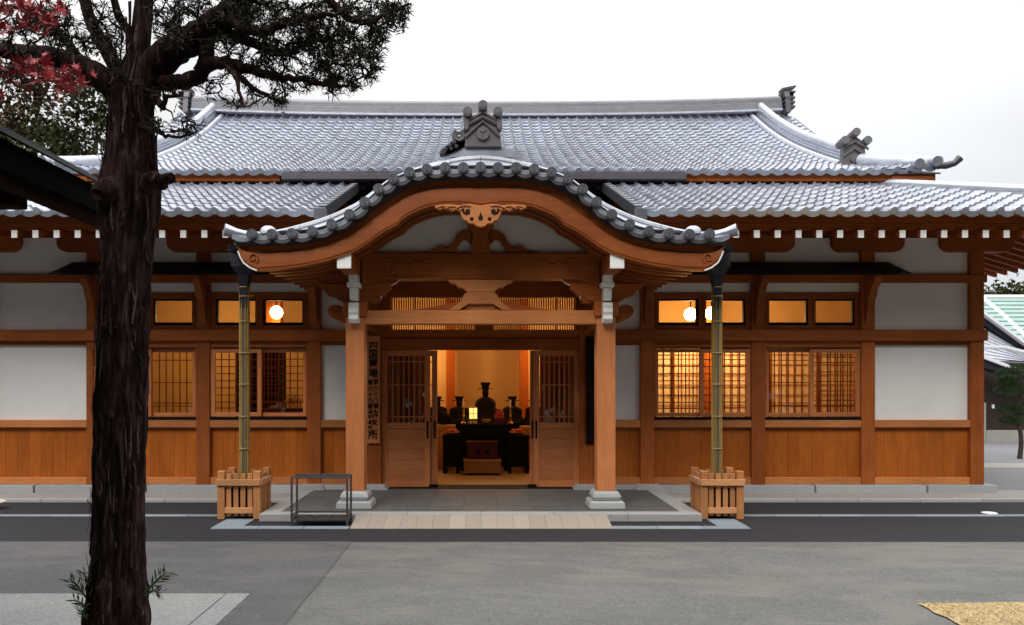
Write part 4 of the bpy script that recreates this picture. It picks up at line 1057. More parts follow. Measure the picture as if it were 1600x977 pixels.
def door(x0, x1, y, handle_side, bars=True):
    st = 0.085
    z0, z1, zm0, zm1 = 0.105, 2.24, 1.02, 1.11
    d = part(MB().box(x0, x0+st, y, y+0.04, z0, z1).box(x1-st, x1, y, y+0.04, z0, z1).box(x0+st, x1-st, y, y+0.04, z1-0.09, z1).box(x0+st, x1-st, y, y+0.04, zm0, zm1).box(x0+st, x1-st, y, y+0.04, z0, z0+0.10), 'sliding_door', 'door_wood_z', bevel=0.004)
    a, b = x0+st, x1-st
    n = 5; h = (zm0 - z0 - 0.10)/n
    for k in range(n): MB().box(a, b, y+0.012, y+0.03, z0+0.10+k*h+0.001, z0+0.10+(k+1)*h-0.001).build('plank', 'door_wood_x', d, bevel=0.002)
    MB().box(a, b, y+0.022, y+0.026, zm1, z1-0.09).build('pane', 'glass', d)
    for k in range(1, 7):
        x = a + (b-a)*k/7
        MB().box(x-0.008, x+0.008, y+0.006, y+0.021, zm1, z1-0.09).build('bar', 'door_wood_z', d)
    for z in (1.20, 1.70, 2.06): MB().box(a, b, y+0.002, y+0.0058, z-0.009, z+0.009).build('bar', 'door_wood_x', d)
    hx = x1-0.04 if handle_side > 0 else x0+0.04
    MB().box(hx-0.014, hx+0.014, y-0.006, y+0.002, 0.86, 1.14).build('handle', 'black_paint', d)
    return d
part(MB().box(-1.60, -0.86, 0.24, 0.27, 0.1, 2.56), 'door_pocket_screen', 'panel_z'); part(MB().box(0.95, 1.60, 0.24, 0.27, 0.1, 2.56), 'door_pocket_screen', 'panel_z')
door(-1.54, -0.79, 0.0, 1); d_ = door(-1.44, -0.68, 0.05, 1)
door(0.83, 1.545, 0.0, -1); door(0.775, 1.49, 0.05, -1)
for x in (-0.735, 0.80):
    part(MB().box(x-0.07, x+0.07, -0.03, -0.004, 0.105, 0.15), 'door_stop', 'black_paint', bevel=0.006)

# ================================================================== INTERIOR (seen through door and windows)
part(MB().box(-7.6, 7.6, 0.30, 5.0, 0.04, 0.100), 'interior_floor', 'interior_floor')
part(MB().box(-2.3, 2.3, 4.60, 4.72, 0.1, 3.6), 'interior_wall', 'interior_wall')
for x in (-2.3, 2.3): part(MB().box(x-0.04, x+0.04, 0.12, 4.7, 0.1, 3.6), 'interior_wall', 'interior_wall')
part(MB().box(-7.6, 7.6, 0.11, 5.0, 3.50, 3.6), 'interior_ceiling', 'interior_wall')
part(MB().box(-7.6, -2.34, 3.2, 3.3, 0.1, 3.5), 'interior_wall', 'interior_wall')
part(MB().box(2.34, 7.6, 3.2, 3.3, 0.1, 3.5), 'interior_wall', 'interior_wall')
for px in (704, 819):
    x = PX(px, 16.2); part(MB().box(x-0.095, x+0.095, 4.2, 4.4, 0.1, 3.5), 'interior_column', 'panel_z', bevel=0.008)
# shoji screens in the lit side rooms
def shoji(x0, x1, y, z0, z1, nv, nh):
    s = part(MB().box(x0, x1, y+0.02, y+0.03, z0, z1), 'paper_screen', 'shoji_paper')
    m = MB()
    for k in range(nv+1):
        x = x0 + (x1-x0)*k/nv; m.box(x-0.008, x+0.008, y, y+0.018, z0, z1)
    for k in range(nh+1):
        z = z0 + (z1-z0)*k/nh; m.box(x0, x1, y-0.006, y-0.0005, z-0.008, z+0.008)
    o = m.build('screen_lattice', 'wood_z', s); o['kind'] = 'stuff'
    return s
for k in range(5): shoji(2.75 + k*0.92, 2.75 + k*0.92 + 0.86, 2.55, 0.35, 2.45, 6, 11)
part(MB().box(2.40, 7.6, 2.52, 2.70, 2.46, 2.60), 'interior_beam', 'wood_x')
for x in (4.30,): part(MB().box(x-0.09, x+0.09, 2.30, 2.48, 0.1, 3.5), 'interior_column', 'panel_z')
for x in (-3.68,): part(MB().box(x-0.13, x+0.13, 1.6, 1.8, 0.1, 3.5), 'interior_column', 'panel_z')
# dark glazed cupboard with a lattice front in the room beside the entrance
cb = part(MB().box(-4.15, -3.42, 1.05, 1.5, 0.1, 2.3), 'cupboard', 'dark_wood_x')
m = MB()
for k in range(7): m.box(-4.15+k*0.12-0.009, -4.15+k*0.12+0.009, 1.02, 1.049, 1.0, 2.3)
for k in range(10): m.box(-4.15, -3.42, 1.012, 1.019, 1.0+k*0.14-0.009, 1.0+k*0.14+0.009)
o = m.build('cupboard_lattice', 'wood_x', cb); o['kind'] = 'stuff'
# ================================================================== THINGS INSIDE THE HALL
def lamp(x, y, z, r, label, group, watts, cable=True):
    L = empty('globe_lamp', label, 'lamp', (x, y, z), group=group)
    MB().lathe([(0.001,-r),(r*0.5,-r*0.87),(r*0.87,-r*0.5),(r,0),(r*0.87,r*0.5),(r*0.5,r*0.87),(0.02,r)], (0,0,0), 16).build('globe', 'lamp_glow', L, smooth=True)
    MB().tube([(0,0,r*0.97),(0,0,3.5-z)], 0.012, 6).build('cord', 'black_paint', L)
    ld = bpy.data.lights.new('lamp_light', 'POINT'); ld.energy = watts; ld.color = (1.0, 0.54, 0.18); ld.shadow_soft_size = 0.10
    lo = bpy.data.objects.new('lamp_light', ld); col.objects.link(lo); lo.parent = L; lo.location = (0, -0.02, -r-0.16)
for px, py, d, nm, w in ((432, 488, 13.6, 'glowing globe lamp in the transom window beside the left bamboo pipe', 16),
                         (1079, 491, 13.6, 'glowing globe lamp left of the right bamboo pipe in the transom', 30),
                         (1111, 489, 14.0, 'glowing globe lamp partly behind the right bamboo pipe in the transom', 30)):
    lamp(PX(px, d), d+CAMY, PZ(py, d), 0.115, nm, 'globe lamps behind the transom windows', w)
lamp(-1.35, 3.75, 2.62, 0.12, 'globe lamp over the altar room on the side of the lettered sign', 'globe lamps over the altar room', 22)
lamp(1.55, 3.75, 2.62, 0.12, 'globe lamp over the altar room on the side of the dark sign', 'globe lamps over the altar room', 22)
lamp(0.05, 1.25, 2.60, 0.10, 'globe lamp just inside the entrance above the offering chest', 'globe lamps over the altar room', 15)
lamp(4.87, 1.55, 3.05, 0.115, 'added globe lamp hidden behind the column between the two right hand windows', 'added globe lamps hidden in the side rooms', 26)  # extra lamp, added out of sight to light the right side room
lamp(-4.82, 1.55, 3.05, 0.115, 'added globe lamp hidden behind the column between the two left hand windows', 'added globe lamps hidden in the side rooms', 34)  # unseen lamp added to brighten the left side room

def ell(cx, cy, rx_, ry_, z, n=16, p=2.0):
    return [(cx + rx_*math.copysign(abs(cos(2*pi*k/n))**(2/p), cos(2*pi*k/n)), cy + ry_*math.copysign(abs(sin(2*pi*k/n))**(2/p), sin(2*pi*k/n)), z) for k in range(n)]
def statue(px, top, base, d, wid, label):
    """seated robed figure with a tall flat-topped hat, on a plinth"""
    x, y = PX(px, d), d + CAMY
    zt, zb = PZ(top, d), PZ(base, d)
    H = zt - zb; W = wid * d / FPX
    s = empty('statue', label, 'statue', (x, y, 0), group='seated statues on the altar')
    b = [ell(0,0,W*1.20,W*0.7,zb,16,3), ell(0,-.01,W*1.18,W*0.72,zb+H*0.12,16,3), ell(0,0,W*1.02,W*0.6,zb+H*0.22,16,2.6), ell(0,0,W*0.86,W*0.5,zb+H*0.30,16,2.4), ell(0,0,W*0.84,W*0.45,zb+H*0.42,16,2.4),
         ell(0,0,W*0.86,W*0.42,zb+H*0.53,16,2.4), ell(0,0,W*0.78,W*0.38,zb+H*0.60,16,2.2), ell(0,0,W*0.50,W*0.28,zb+H*0.65), ell(0,0,W*0.22,W*0.18,zb+H*0.68), ell(0,-.01,W*0.25,W*0.22,zb+H*0.71), ell(0,-.01,W*0.28,W*0.25,zb+H*0.77), ell(0,-.01,W*0.26,W*0.23,zb+H*0.82), ell(0,0,W*0.22,W*0.19,zb+H*0.86)]
    MB().loft(b).build('body', 'statue_dark', s, smooth=True)
    MB().loft([ell(0,0,W*0.27,W*0.25,zb+H*0.83,12,4), ell(0,0,W*0.31,W*0.27,zb+H*0.92,12,4), ell(0,0,W*0.40,W*0.33,zb+H*0.955,12,4), ell(0,0,W*0.40,W*0.33,zt,12,4)]).build('hat', 'statue_dark', s, smooth=True)
    for sg in (1, -1): MB().tube([(sg*W*0.24,0,zb+H*0.865),(sg*W*0.58,0,zb+H*0.85)], 0.009, 5).build('hat_wing', 'statue_dark', s)
    MB().box(-W*1.0, W*1.0, -W*0.62, W*0.62, 0.10, zb+0.004).build('plinth', 'lacquer', s, bevel=0.01)
    return s
cs = statue(758.5, 597, 668, 15.3, 19, 'large dark seated statue with tall hat at the centre of the altar')
for sg_ in (1, -1):
    MB().lathe([(0.001,-0.20),(0.14,-0.18),(0.17,-0.05),(0.15,0.10),(0.09,0.19),(0.001,0.22)], (sg_*0.20, 0.10, 1.0), 12).build('throne_side', 'statue_dark', cs, smooth=True)
MB().box(-0.30, 0.30, -0.05, 0.2, 0.75, 1.08).build('throne', 'statue_dark', cs, bevel=0.05)
statue(717.5, 619, 665, 15.0, 18, 'smaller dark seated statue in a hat beside the yellow lantern')
statue(800.5, 619, 665, 15.0, 18, 'smaller dark seated statue in a hat beside the red offering stack')
statue(683.5, 619, 665, 15.0, 18, 'dark statue half hidden by the open left door')
statue(836, 619, 665, 15.0, 18, 'dark statue half hidden by the open right door')

def table(x0, x1, y0, y1, z1, label, cat='table'):
    t = empty('altar_table', label, cat, ((x0+x1)/2, (y0+y1)/2, 0))
    hx, hy = (x1-x0)/2, (y1-y0)/2
    MB().box(-hx, hx, -hy, hy, z1-0.045, z1).build('table_top', 'lacquer', t, bevel=0.006)
    MB().box(-hx+0.03, hx-0.03, -hy+0.02, -hy+0.04, 0.22, z1-0.047).build('front_panel', 'lacquer', t)
    for a in (-1, 1):
        for b in (-1, 1): MB().box(a*(hx-0.05)-0.035, a*(hx-0.05)+0.035, b*(hy-0.05)-0.035, b*(hy-0.05)+0.035, 0.10, z1-0.047).build('leg', 'lacquer', t)
    return t
table(-0.38, 0.52, 2.10, 2.60, 0.97, 'long black lacquered altar table behind the offering chest')
table(-0.69, -0.36, 1.75, 2.10, 0.79, 'low black side table left of the offering chest')
table(0.47, 0.88, 1.75, 2.10, 0.79, 'low black side table right of the offering chest')
# offering chest on a woven straw stand
oc = empty('offering_chest', 'dark red wooden offering chest standing on a straw stand inside the doorway', 'chest', (PX(753.5,13.7), 1.75, 0))
MB().box(-0.27, 0.27, -0.17, 0.17, 0.372, 0.66).build('body', 'altar_wood', oc, bevel=0.01)
MB().box(-0.285, 0.285, -0.185, 0.185, 0.66, 0.685).build('lid', 'altar_wood', oc, bevel=0.006)
for x in (-0.07, 0.09): MB().tube([(x,-0.178,0.52),(x,-0.171,0.52)], 0.042, 14).build('crest', 'lacquer', oc)
ss = empty('straw_stand', 'woven straw stand carrying the offering chest', 'stand', (PX(753.5,13.7), 1.72, 0))
m = MB()
for r_ in range(9):
    z = 0.150 + r_*0.0265
    n = 20
    for k in range(n):
        x = -0.325 + 0.65*(k+0.5)/n
        m.box(x-0.016, x+0.016, -0.215 - (0.008 if (k+r_) % 2 else 0.0), -0.18, z-0.012, z+0.012)
wv = m.build('weave', 'rope_straw', ss); wv['kind'] = 'stuff'
MB().box(-0.325, 0.325, -0.20, 0.2, 0.135, 0.368).build('body', 'rope_straw', ss, bevel=0.01)
MB().box(-0.335, 0.335, -0.23, 0.21, 0.352, 0.3705).build('rim', 'gold', ss, bevel=0.005)
for a in (-1, 1):
    for b in (-1, 1): MB().box(a*0.27-0.03, a*0.27+0.03, b*0.15-0.03, b*0.15+0.03, 0.10, 0.137).build('leg', 'dark_wood_x', ss)
# things on the altar
ln = empty('lantern', 'small square yellow glowing lantern left of the central statue', 'lantern', (PX(739.5,14.35), 2.33, 0.972))
MB().box(-0.07, 0.07, -0.07, 0.07, 0.09, 0.29).build('shade', 'lantern_glow', ln, bevel=0.004)
MB().box(-0.08, 0.08, -0.08, 0.08, 0.29, 0.305).box(-0.08, 0.08, -0.08, 0.08, 0.075, 0.09).box(-0.02, 0.02, -0.02, 0.02, 0.0, 0.075).box(-0.006, 0.006, -0.076, -0.07, 0.09, 0.29).box(-0.076, 0.076, -0.076, -0.0705, 0.18, 0.19).build('frame', 'brass', ln)
of = empty('offering_stack', 'stacked red offering cakes right of the central statue', 'offering', (PX(780.5,14.35), 2.33, 0.972))
MB().box(-0.08, 0.08, -0.07, 0.07, 0.0, 0.10).build('stand', 'altar_wood', of, bevel=0.005)
for r_, n in enumerate((4, 4, 3, 2)):
    for k in range(n):
        x = (k-(n-1)/2)*0.042; MB().lathe([(0.001,0),(0.02,0.004),(0.021,0.03),(0.012,0.04),(0.001,0.041)], (x, -0.02, 0.102+r_*0.045), 10).build('cake', 'red_cloth', of, smooth=True)
for px, lb in ((724.5, 'tall candlestick with white candle beside the yellow lantern'), (797.5, 'tall candlestick with white candle beside the red offering stack')):
    c = empty('candlestick', lb, 'candlestick', (PX(px,14.25), 2.22, 0.972), group='candlesticks on the altar')
    MB().lathe([(0.05,0),(0.05,0.02),(0.018,0.04),(0.014,0.12),(0.026,0.14),(0.012,0.17),(0.012,0.28),(0.035,0.30),(0.035,0.31),(0.001,0.312)], (0,0,0), 12).build('stem', 'brass', c, smooth=True)
    MB().lathe([(0.014,0.30),(0.013,0.44),(0.001,0.445)], (0,0,0), 10).build('candle', 'white_wax', c, smooth=True)
for i, (px, lb) in enumerate(((735, 'tiny white cup left on the altar table edge'), (742.5, 'tiny white cup on the altar table beneath the lantern'), (760, 'low brass incense bowl at the middle of the altar table'))):
    c = MB().lathe([(0.02,0),(0.03,0.02),(0.034,0.05),(0.028,0.05),(0.02,0.02)] if i < 2 else [(0.03,0),(0.08,0.03),(0.09,0.08),(0.075,0.08),(0.02,0.03)], (PX(px,14.15), 2.14, 0.972), 12).build('cup' if i < 2 else 'incense_bowl', 'white_wax' if i < 2 else 'brass', smooth=True)
    tag(c, lb, 'cup' if i < 2 else 'bowl')
def goldbox(px0, px1, py0, py1, d, label):
    x0, x1 = PX(px0,d), PX(px1,d); z0, z1 = PZ(py1,d), PZ(py0,d)
    b = empty('gold_box', label, 'box', ((x0+x1)/2, d+CAMY, z0))
    w, h = (x1-x0)/2, z1-z0
    MB().box(-w, w, -0.0, 0.3, 0, h).build('body', 'rope_straw', b, bevel=0.006)
    nx_, nz_ = 5, max(2, int(h/0.09))
    for i in range(nx_):
        for j in range(nz_):
            xa = -w + 2*w*(i+0.08)/nx_; xb = -w + 2*w*(i+0.92)/nx_
            MB().box(xa, xb, -0.014, -0.002, h*(j+0.1)/nz_, h*(j+0.9)/nz_).build('gilt_panel', 'gold', b, bevel=0.004)
    return b
goldbox(681, 711, 664, 685, 14.4, 'gilded panelled box on top of its stack, left inside the doorway')
goldbox(682, 709, 686, 737, 14.4, 'tall gilded panelled box under another, left inside the doorway')
goldbox(813, 832, 666, 685, 14.4, 'gilded panelled box right inside the doorway on top of its stack')
goldbox(814, 832, 686, 737, 14.4, 'tall gilded panelled box under another, right inside the doorway')
dr_ = empty('drum', 'black round drum left of the altar inside the doorway', 'drum', (PX(694,14.6), 2.6, 1.05))
MB().tube([(0,-0.12,0),(0,-0.10,0),(0,0.10,0),(0,0.12,0)], [0.10,0.125,0.125,0.10], 20).build('shell', 'lacquer', dr_, smooth=True)
MB().tube([(0,-0.126,0),(0,-0.121,0)], 0.095, 20).build('skin', 'statue_dark', dr_)
MB().box(-0.09, 0.09, -0.06, 0.06, -0.19, -0.12).build('cradle', 'gold', dr_, bevel=0.01)
# flowers and fruit on the side tables
for sx, lb in ((-0.52, 'heap of small red fruit on the low black table left'), (0.66, 'heap of small red fruit on the low black table right')):
    f_ = empty('fruit_bowl', lb, 'fruit', (sx, 1.88, 0.792))
    MB().lathe([(0.05,0),(0.11,0.02),(0.15,0.05),(0.14,0.05),(0.06,0.02)], (0,0,0), 14).build('dish', 'gold', f_, smooth=True)
    for k in range(12):
        a = k*2.4; r_ = 0.03*sqrt(k); MB().lathe([(0.001,-0.03),(0.024,-0.018),(0.031,0),(0.022,0.02),(0.001,0.027)], (r_*cos(a), r_*sin(a), 0.085 - 0.1*r_**1.0), 8).build('fruit', 'red_cloth', f_, smooth=True)
# gilt ornaments behind the window beside the entrance
gp_ = empty('gilt_ornament', 'scrolled gilt ornament on the sill inside the window nearest the rack', 'ornament', (PX(447,12.7), 0.7, PZ(640,12.7)))
random.seed(3)
for k in range(14):
    x = -0.26 + 0.04*k; h = 0.06 + 0.15*sin(min(1, max(0, (k-2)/10))*pi/1.4) + random.uniform(-.02,.03)
    MB().tube([(x+0.03*cos(a), 0.02*sin(k), max(0.01, h*0.5+h*0.45*sin(a))) for a in np.linspace(0, 5.2, 10)], 0.011, 6).build('scroll', 'gold', gp_, smooth=True)
MB().box(-0.30, 0.30, -0.06, 0.06, -0.02, 0.01).build('base', 'lacquer', gp_)
MB().box(-0.32, 0.32, -0.16, 0.16, 0.10-PZ(640,12.7), -0.02).build('pedestal', 'panel_z', gp_)

# ================================================================== SIGNS
def text_mesh(ch, size):
    cu = bpy.data.curves.new('glyph', 'FONT'); cu.body = ch; cu.size = size; cu.align_x = 'CENTER'; cu.align_y = 'CENTER'
    cu.offset = size*0.022; cu.extrude = 0.0025; cu.resolution_u = 3
    o = bpy.data.objects.new('glyph', cu); col.objects.link(o)
    dg = bpy.context.evaluated_depsgraph_get()
    me = bpy.data.meshes.new_from_object(o.evaluated_get(dg)); bpy.data.objects.remove(o); bpy.data.curves.remove(cu)
    return me
DS = 11.84; YS = DS + CAMY
sg = empty('sign_board', 'upright pale wooden sign board with black brush characters beside the left porch pillar', 'sign', (PX(583.5,DS), YS, 0), group='sign boards beside the doors')
MB().box(-0.098, 0.098, 0.0, 0.035, PZ(692.5,DS), PZ(524,DS)).build('board', 'door_wood_z', sg, bevel=0.006)
def glyph(ch, px, py, size):
    me = text_mesh(ch, size); me.materials.append(M['ink'])
    V = np.empty(len(me.vertices)*3); me.vertices.foreach_get('co', V); V = V.reshape(-1,3)
    c = (V.max(0)+V.min(0))/2; V -= c; me.vertices.foreach_set('co', V.ravel())
    o = bpy.data.objects.new('character', me); col.objects.link(o); o.parent = sg
    o.location = (PX(px,DS)-sg.location.x, -0.0024, PZ(py,DS)); o.rotation_euler = (radians(90), 0, 0)
for ch, py in zip('四国霊場', (540.5, 553.5, 567.5, 582.5)): glyph(ch, 583.3, py, 0.145)
for ch, py in zip('第六十八番', (596, 606, 615, 624, 633.5)): glyph(ch, 587.4, py, 0.088)
for ch, py in zip('第六十九番', (597, 607, 616, 625, 634)): glyph(ch, 578.6, py, 0.088)
for ch, py in zip('納経所', (646, 662.5, 678.5)): glyph(ch, 582.8, py, 0.155)
sg2 = empty('sign_board', 'dark upright wooden sign board beside the right porch pillar', 'sign', (PX(925,DS), YS, 0), group='sign boards beside the doors')
MB().box(-0.085, 0.085, 0.0, 0.04, PZ(693,DS), PZ(526,DS)).build('board', 'statue_dark', sg2, bevel=0.006)
MB().box(-0.098, -0.086, -0.01, 0.04, PZ(694,DS), PZ(524,DS)).box(0.086, 0.098, -0.01, 0.04, PZ(694,DS), PZ(524,DS)).build('edge', 'altar_wood', sg2)
random.seed(8)
# ================================================================== PLANTERS AND BAMBOO DOWNPIPES
def planter(x, label):
    p = empty('planter_box', label, 'planter', (x, -2.03, 0), group='slatted planter boxes beside the porch')
    w, d = 0.272, 0.25
    for a in (-1, 1):
        for b in (-1, 1):
            q = MB().box(a*(w-0.045)-0.045, a*(w-0.045)+0.045, b*(d-0.045)-0.045, b*(d-0.045)+0.045, 0.004, 0.615).build('post', 'planter_wood_z', p, bevel=0.006)
    for b in (-1, 1):
        y = b*(d-0.022)
        for k in range(4):
            xx = -0.135 + k*0.09
            MB().box(xx-0.031, xx+0.031, min(y, y-b*0.02), max(y, y-b*0.02), 0.045, 0.585 + random.uniform(-.004,.004)).build('slat', 'planter_wood_z', p, bevel=0.005)
        y0, y1 = sorted((b*(d+0.002), b*(d+0.026)))
        MB().box(-w-0.004, w+0.004, y0, y1, 0.435, 0.513).build('rail', 'planter_wood_x', p, bevel=0.005)
        y0, y1 = sorted((b*(d-0.020), b*(d+0.004)))
        MB().box(-w+0.092, w-0.092, y0, y1, 0.080, 0.155).build('rail', 'planter_wood_x', p, bevel=0.005)
    for a in (-1, 1):
        xx = a*(w-0.022)
        for k in range(3):
            yy = -0.10 + k*0.10
            MB().box(min(xx, xx-a*0.02), max(xx, xx-a*0.02), yy-0.036, yy+0.036, 0.045, 0.575).build('slat', 'planter_wood_z', p, bevel=0.005)
        x0, x1 = sorted((a*(w+0.002), a*(w+0.024)))
        MB().box(x0, x1, -d, d, 0.437, 0.511).build('rail', 'planter_wood_x', p, bevel=0.005)
        MB().tube([(a*(w-0.03),-0.20,0.50),(a*(w-0.03),0.20,0.50)], 0.012, 6).build('tie_rod', 'white_wax', p)
    MB().box(-w+0.06, w-0.06, -d+0.05, d-0.05, 0.05, 0.40).build('liner', 'black_paint', p)
    return p
planter(-3.062, 'slatted wooden planter box left of the porch, beside the metal rack')
planter(3.062, 'slatted wooden planter box right of the porch, away from the rack')
def bamboo_pipe(x, label):
    p = empty('bamboo_downpipe', label, 'downpipe', (x, -2.03, 0), group='bamboo clad downpipes')
    z0, z1 = 0.402, 2.985
    MB().tube([(0,0,z0),(0,0,z1-0.03)], 0.040, 14).build('pipe', 'pipe_grey', p, smooth=True)
    nodes = [PZ(py, 9.97) for py in (463,502,551,600,650,700)]
    for k, a in enumerate((-2.72, -0.42, 0.5, 1.3, 2.1, 2.9, -2.15, -0.99)):
        r_ = 0.052; r2 = 0.0165
        if k in (6, 7): r2 = 0.010; r_ = 0.047
        path = []; rad = []
        z = z0 + random.uniform(0, 0.02)
        while z < z1:
            nn = min(abs(z-q) for q in nodes); path.append((r_*cos(a), r_*sin(a), z)); rad.append(r2 + (0.0022 if nn < 0.014 else 0)); z += 0.045
        MB().tube(path, rad, 8).build('bamboo_strip', 'bamboo', p, smooth=True)
    for z in nodes + [z1-0.012]:
        m = MB().tube([(0.066*cos(2*pi*k/16), 0.066*sin(2*pi*k/16), z) for k in range(17)], 0.0065, 6, caps=False)
        m.build('binding', 'rope_straw', p, smooth=True)
    s = 1 if x < 0 else -1
    MB().tube([(s*0.06,-0.02,nodes[0]),(s*0.10,-0.02,nodes[0]+0.002),(s*0.12,-0.02,nodes[0]+0.012)], 0.005, 5).build('wire', 'brass', p)
    return p
bamboo_pipe(-3.066, 'tall bamboo clad downpipe rising from the planter beside the metal rack')
bamboo_pipe(3.066, 'tall bamboo clad downpipe rising from the planter away from the rack')

# ================================================================== METAL UMBRELLA RACK
rk = empty('umbrella_rack', 'grey steel umbrella rack in front of the porch floor', 'rack', (-1.945, -2.60, 0))
hx, hy = 0.335, 0.135
for a in (-1, 1):
    for b in (-1, 1): MB().box(a*hx-0.012, a*hx+0.012, b*hy-0.012, b*hy+0.012, 0.007, 0.600).build('leg', 'steel', rk, bevel=0.002)
for z in (0.594, 0.135, 0.085):
    for b in (-1, 1): MB().box(-hx+0.012, hx-0.012, b*hy-0.011, b*hy+0.011, z-0.011, z+0.011).build('rail', 'steel', rk, bevel=0.002)
    for a in (-1, 1): MB().box(a*hx-0.011, a*hx+0.011, -hy+0.012, hy-0.012, z-0.010, z+0.010).build('rail', 'steel', rk, bevel=0.002)
for z in (0.594, 0.085):
    for k in (1, 2): MB().box(-hx+k*2*hx/3-0.006, -hx+k*2*hx/3+0.006, -hy+0.012, hy-0.012, z-0.006, z+0.006).build('divider', 'steel', rk)
    MB().box(-hx+0.012, hx-0.012, -0.005, 0.005, z-0.004, z+0.004).build('divider', 'steel', rk)
MB().box(-hx+0.012, hx-0.012, -hy+0.013, hy-0.013, 0.074, 0.078).build('drip_tray', 'steel', rk)
MB().box(-hx+0.05, -hx+0.062, -hy-0.016, -hy-0.012, 0.50, 0.585).build('tag', 'tag_red', rk)

# low bench end at the picture edge, white cap on the asphalt
bn = empty('low_bench', 'low pale wooden bench end poking in at the left edge before the walkway', 'bench', (PX(-70,10.72), -1.36, 0))
MB().prism([(-0.6,0.06),(0.70,0.06),(0.745,0.085),(0.69,0.115),(-0.6,0.115)], -0.14, 0.06, 'y').build('seat', 'shoji_paper', bn, bevel=0.006)
for x in (-0.45, 0.60): MB().box(x-0.04, x+0.04, -0.10, 0.03, -0.003, 0.062).build('leg', 'dark_wood_x', bn)
cp = MB().lathe([(0.095,0),(0.095,0.006),(0.08,0.012),(0.001,0.014)], (PX(1549,10.2), -1.76, -0.004), 20).build('drain_cap', 'gofun_white', smooth=True)
tag(cp, 'small round white cap lying on the dark asphalt strip', 'drain cap')
# ================================================================== TREES
def TP(px, py, d): return Vector((PX(px, d), d + CAMY, PZ(py, d)))
def leaf_arrays(pos, dirs, length, width, seed=0):
    """thin pointed leaves: pos, dirs (n,3), length (n,), width (n,) -> two-triangle diamonds folded along the midrib"""
    r = np.random.default_rng(seed); n = len(pos)
    d = dirs / np.linalg.norm(dirs, axis=1, keepdims=True)
    q = r.normal(size=(n,3)); s = np.cross(d, q); s /= np.linalg.norm(s, axis=1, keepdims=True) + 1e-9
    nn = np.cross(s, d)
    a = pos; b = pos + d*length[:,None]*0.45 + s*width[:,None]/2 + nn*width[:,None]*0.15; c = pos + d*length[:,None] - nn*length[:,None]*0.06; e = pos + d*length[:,None]*0.45 - s*width[:,None]/2 + nn*width[:,None]*0.15
    V = np.stack([a,b,c,e],1).reshape(-1,3); i = np.arange(n)*4
    F = np.stack([i,i+1,i+2,i+3],1)
    return V, F
class Grow:
    """skeleton nodes; twigs are joined to the nearest node"""
    def __init__(s): s.P = []; s.mb = MB(); s.ends = []
    def limb(s, pts, rad, sub=5, n=10, jit=0.0):
        pts = [Vector(p) for p in pts]; out = []; rr = []
        for i in range(len(pts)-1):
            p0 = pts[max(i-1,0)]; p1 = pts[i]; p2 = pts[i+1]; p3 = pts[min(i+2,len(pts)-1)]
            for k in range(sub):
                t = k/sub
                q = 0.5*((2*p1)+(p2-p0)*t+(2*p0-5*p1+4*p2-p3)*t*t+(3*p1-p0-3*p2+p3)*t**3)
                q = q + Vector((random.gauss(0,jit),random.gauss(0,jit),random.gauss(0,jit)))
                out.append(q); rr.append(rad[i]+(rad[i+1]-rad[i])*t)
        out.append(pts[-1]); rr.append(rad[-1])
        s.mb.tube(out, rr, n); s.P += [tuple(q) for q in out]
    def twigs(s, targets, r0=0.007, wob=0.03):
        P = np.array(s.P)
        T = np.array(targets)
        d0 = np.array([np.min(np.sum((P-t)**2,1)) for t in T])
        for k in np.argsort(d0):
            t = T[k]; dd = np.sum((P-t)**2,1); j = int(np.argmin(dd)); a = Vector(P[j]); b = Vector(t); L = (b-a).length
            m1 = a.lerp(b,0.35)+Vector(rng.normal(size=3)*wob*min(1,L*3)); m2 = a.lerp(b,0.7)+Vector(rng.normal(size=3)*wob*min(1,L*3))
            s.mb.tube([a,m1,m2,b], [min(r0*(0.7+L*1.6),0.022),r0*0.75,r0*0.55,r0*0.3], 5, caps=False)
            P = np.vstack([P, np.array([m1,m2,b])]); s.ends.append((m1,m2,b))
        s.P = [tuple(p) for p in P]

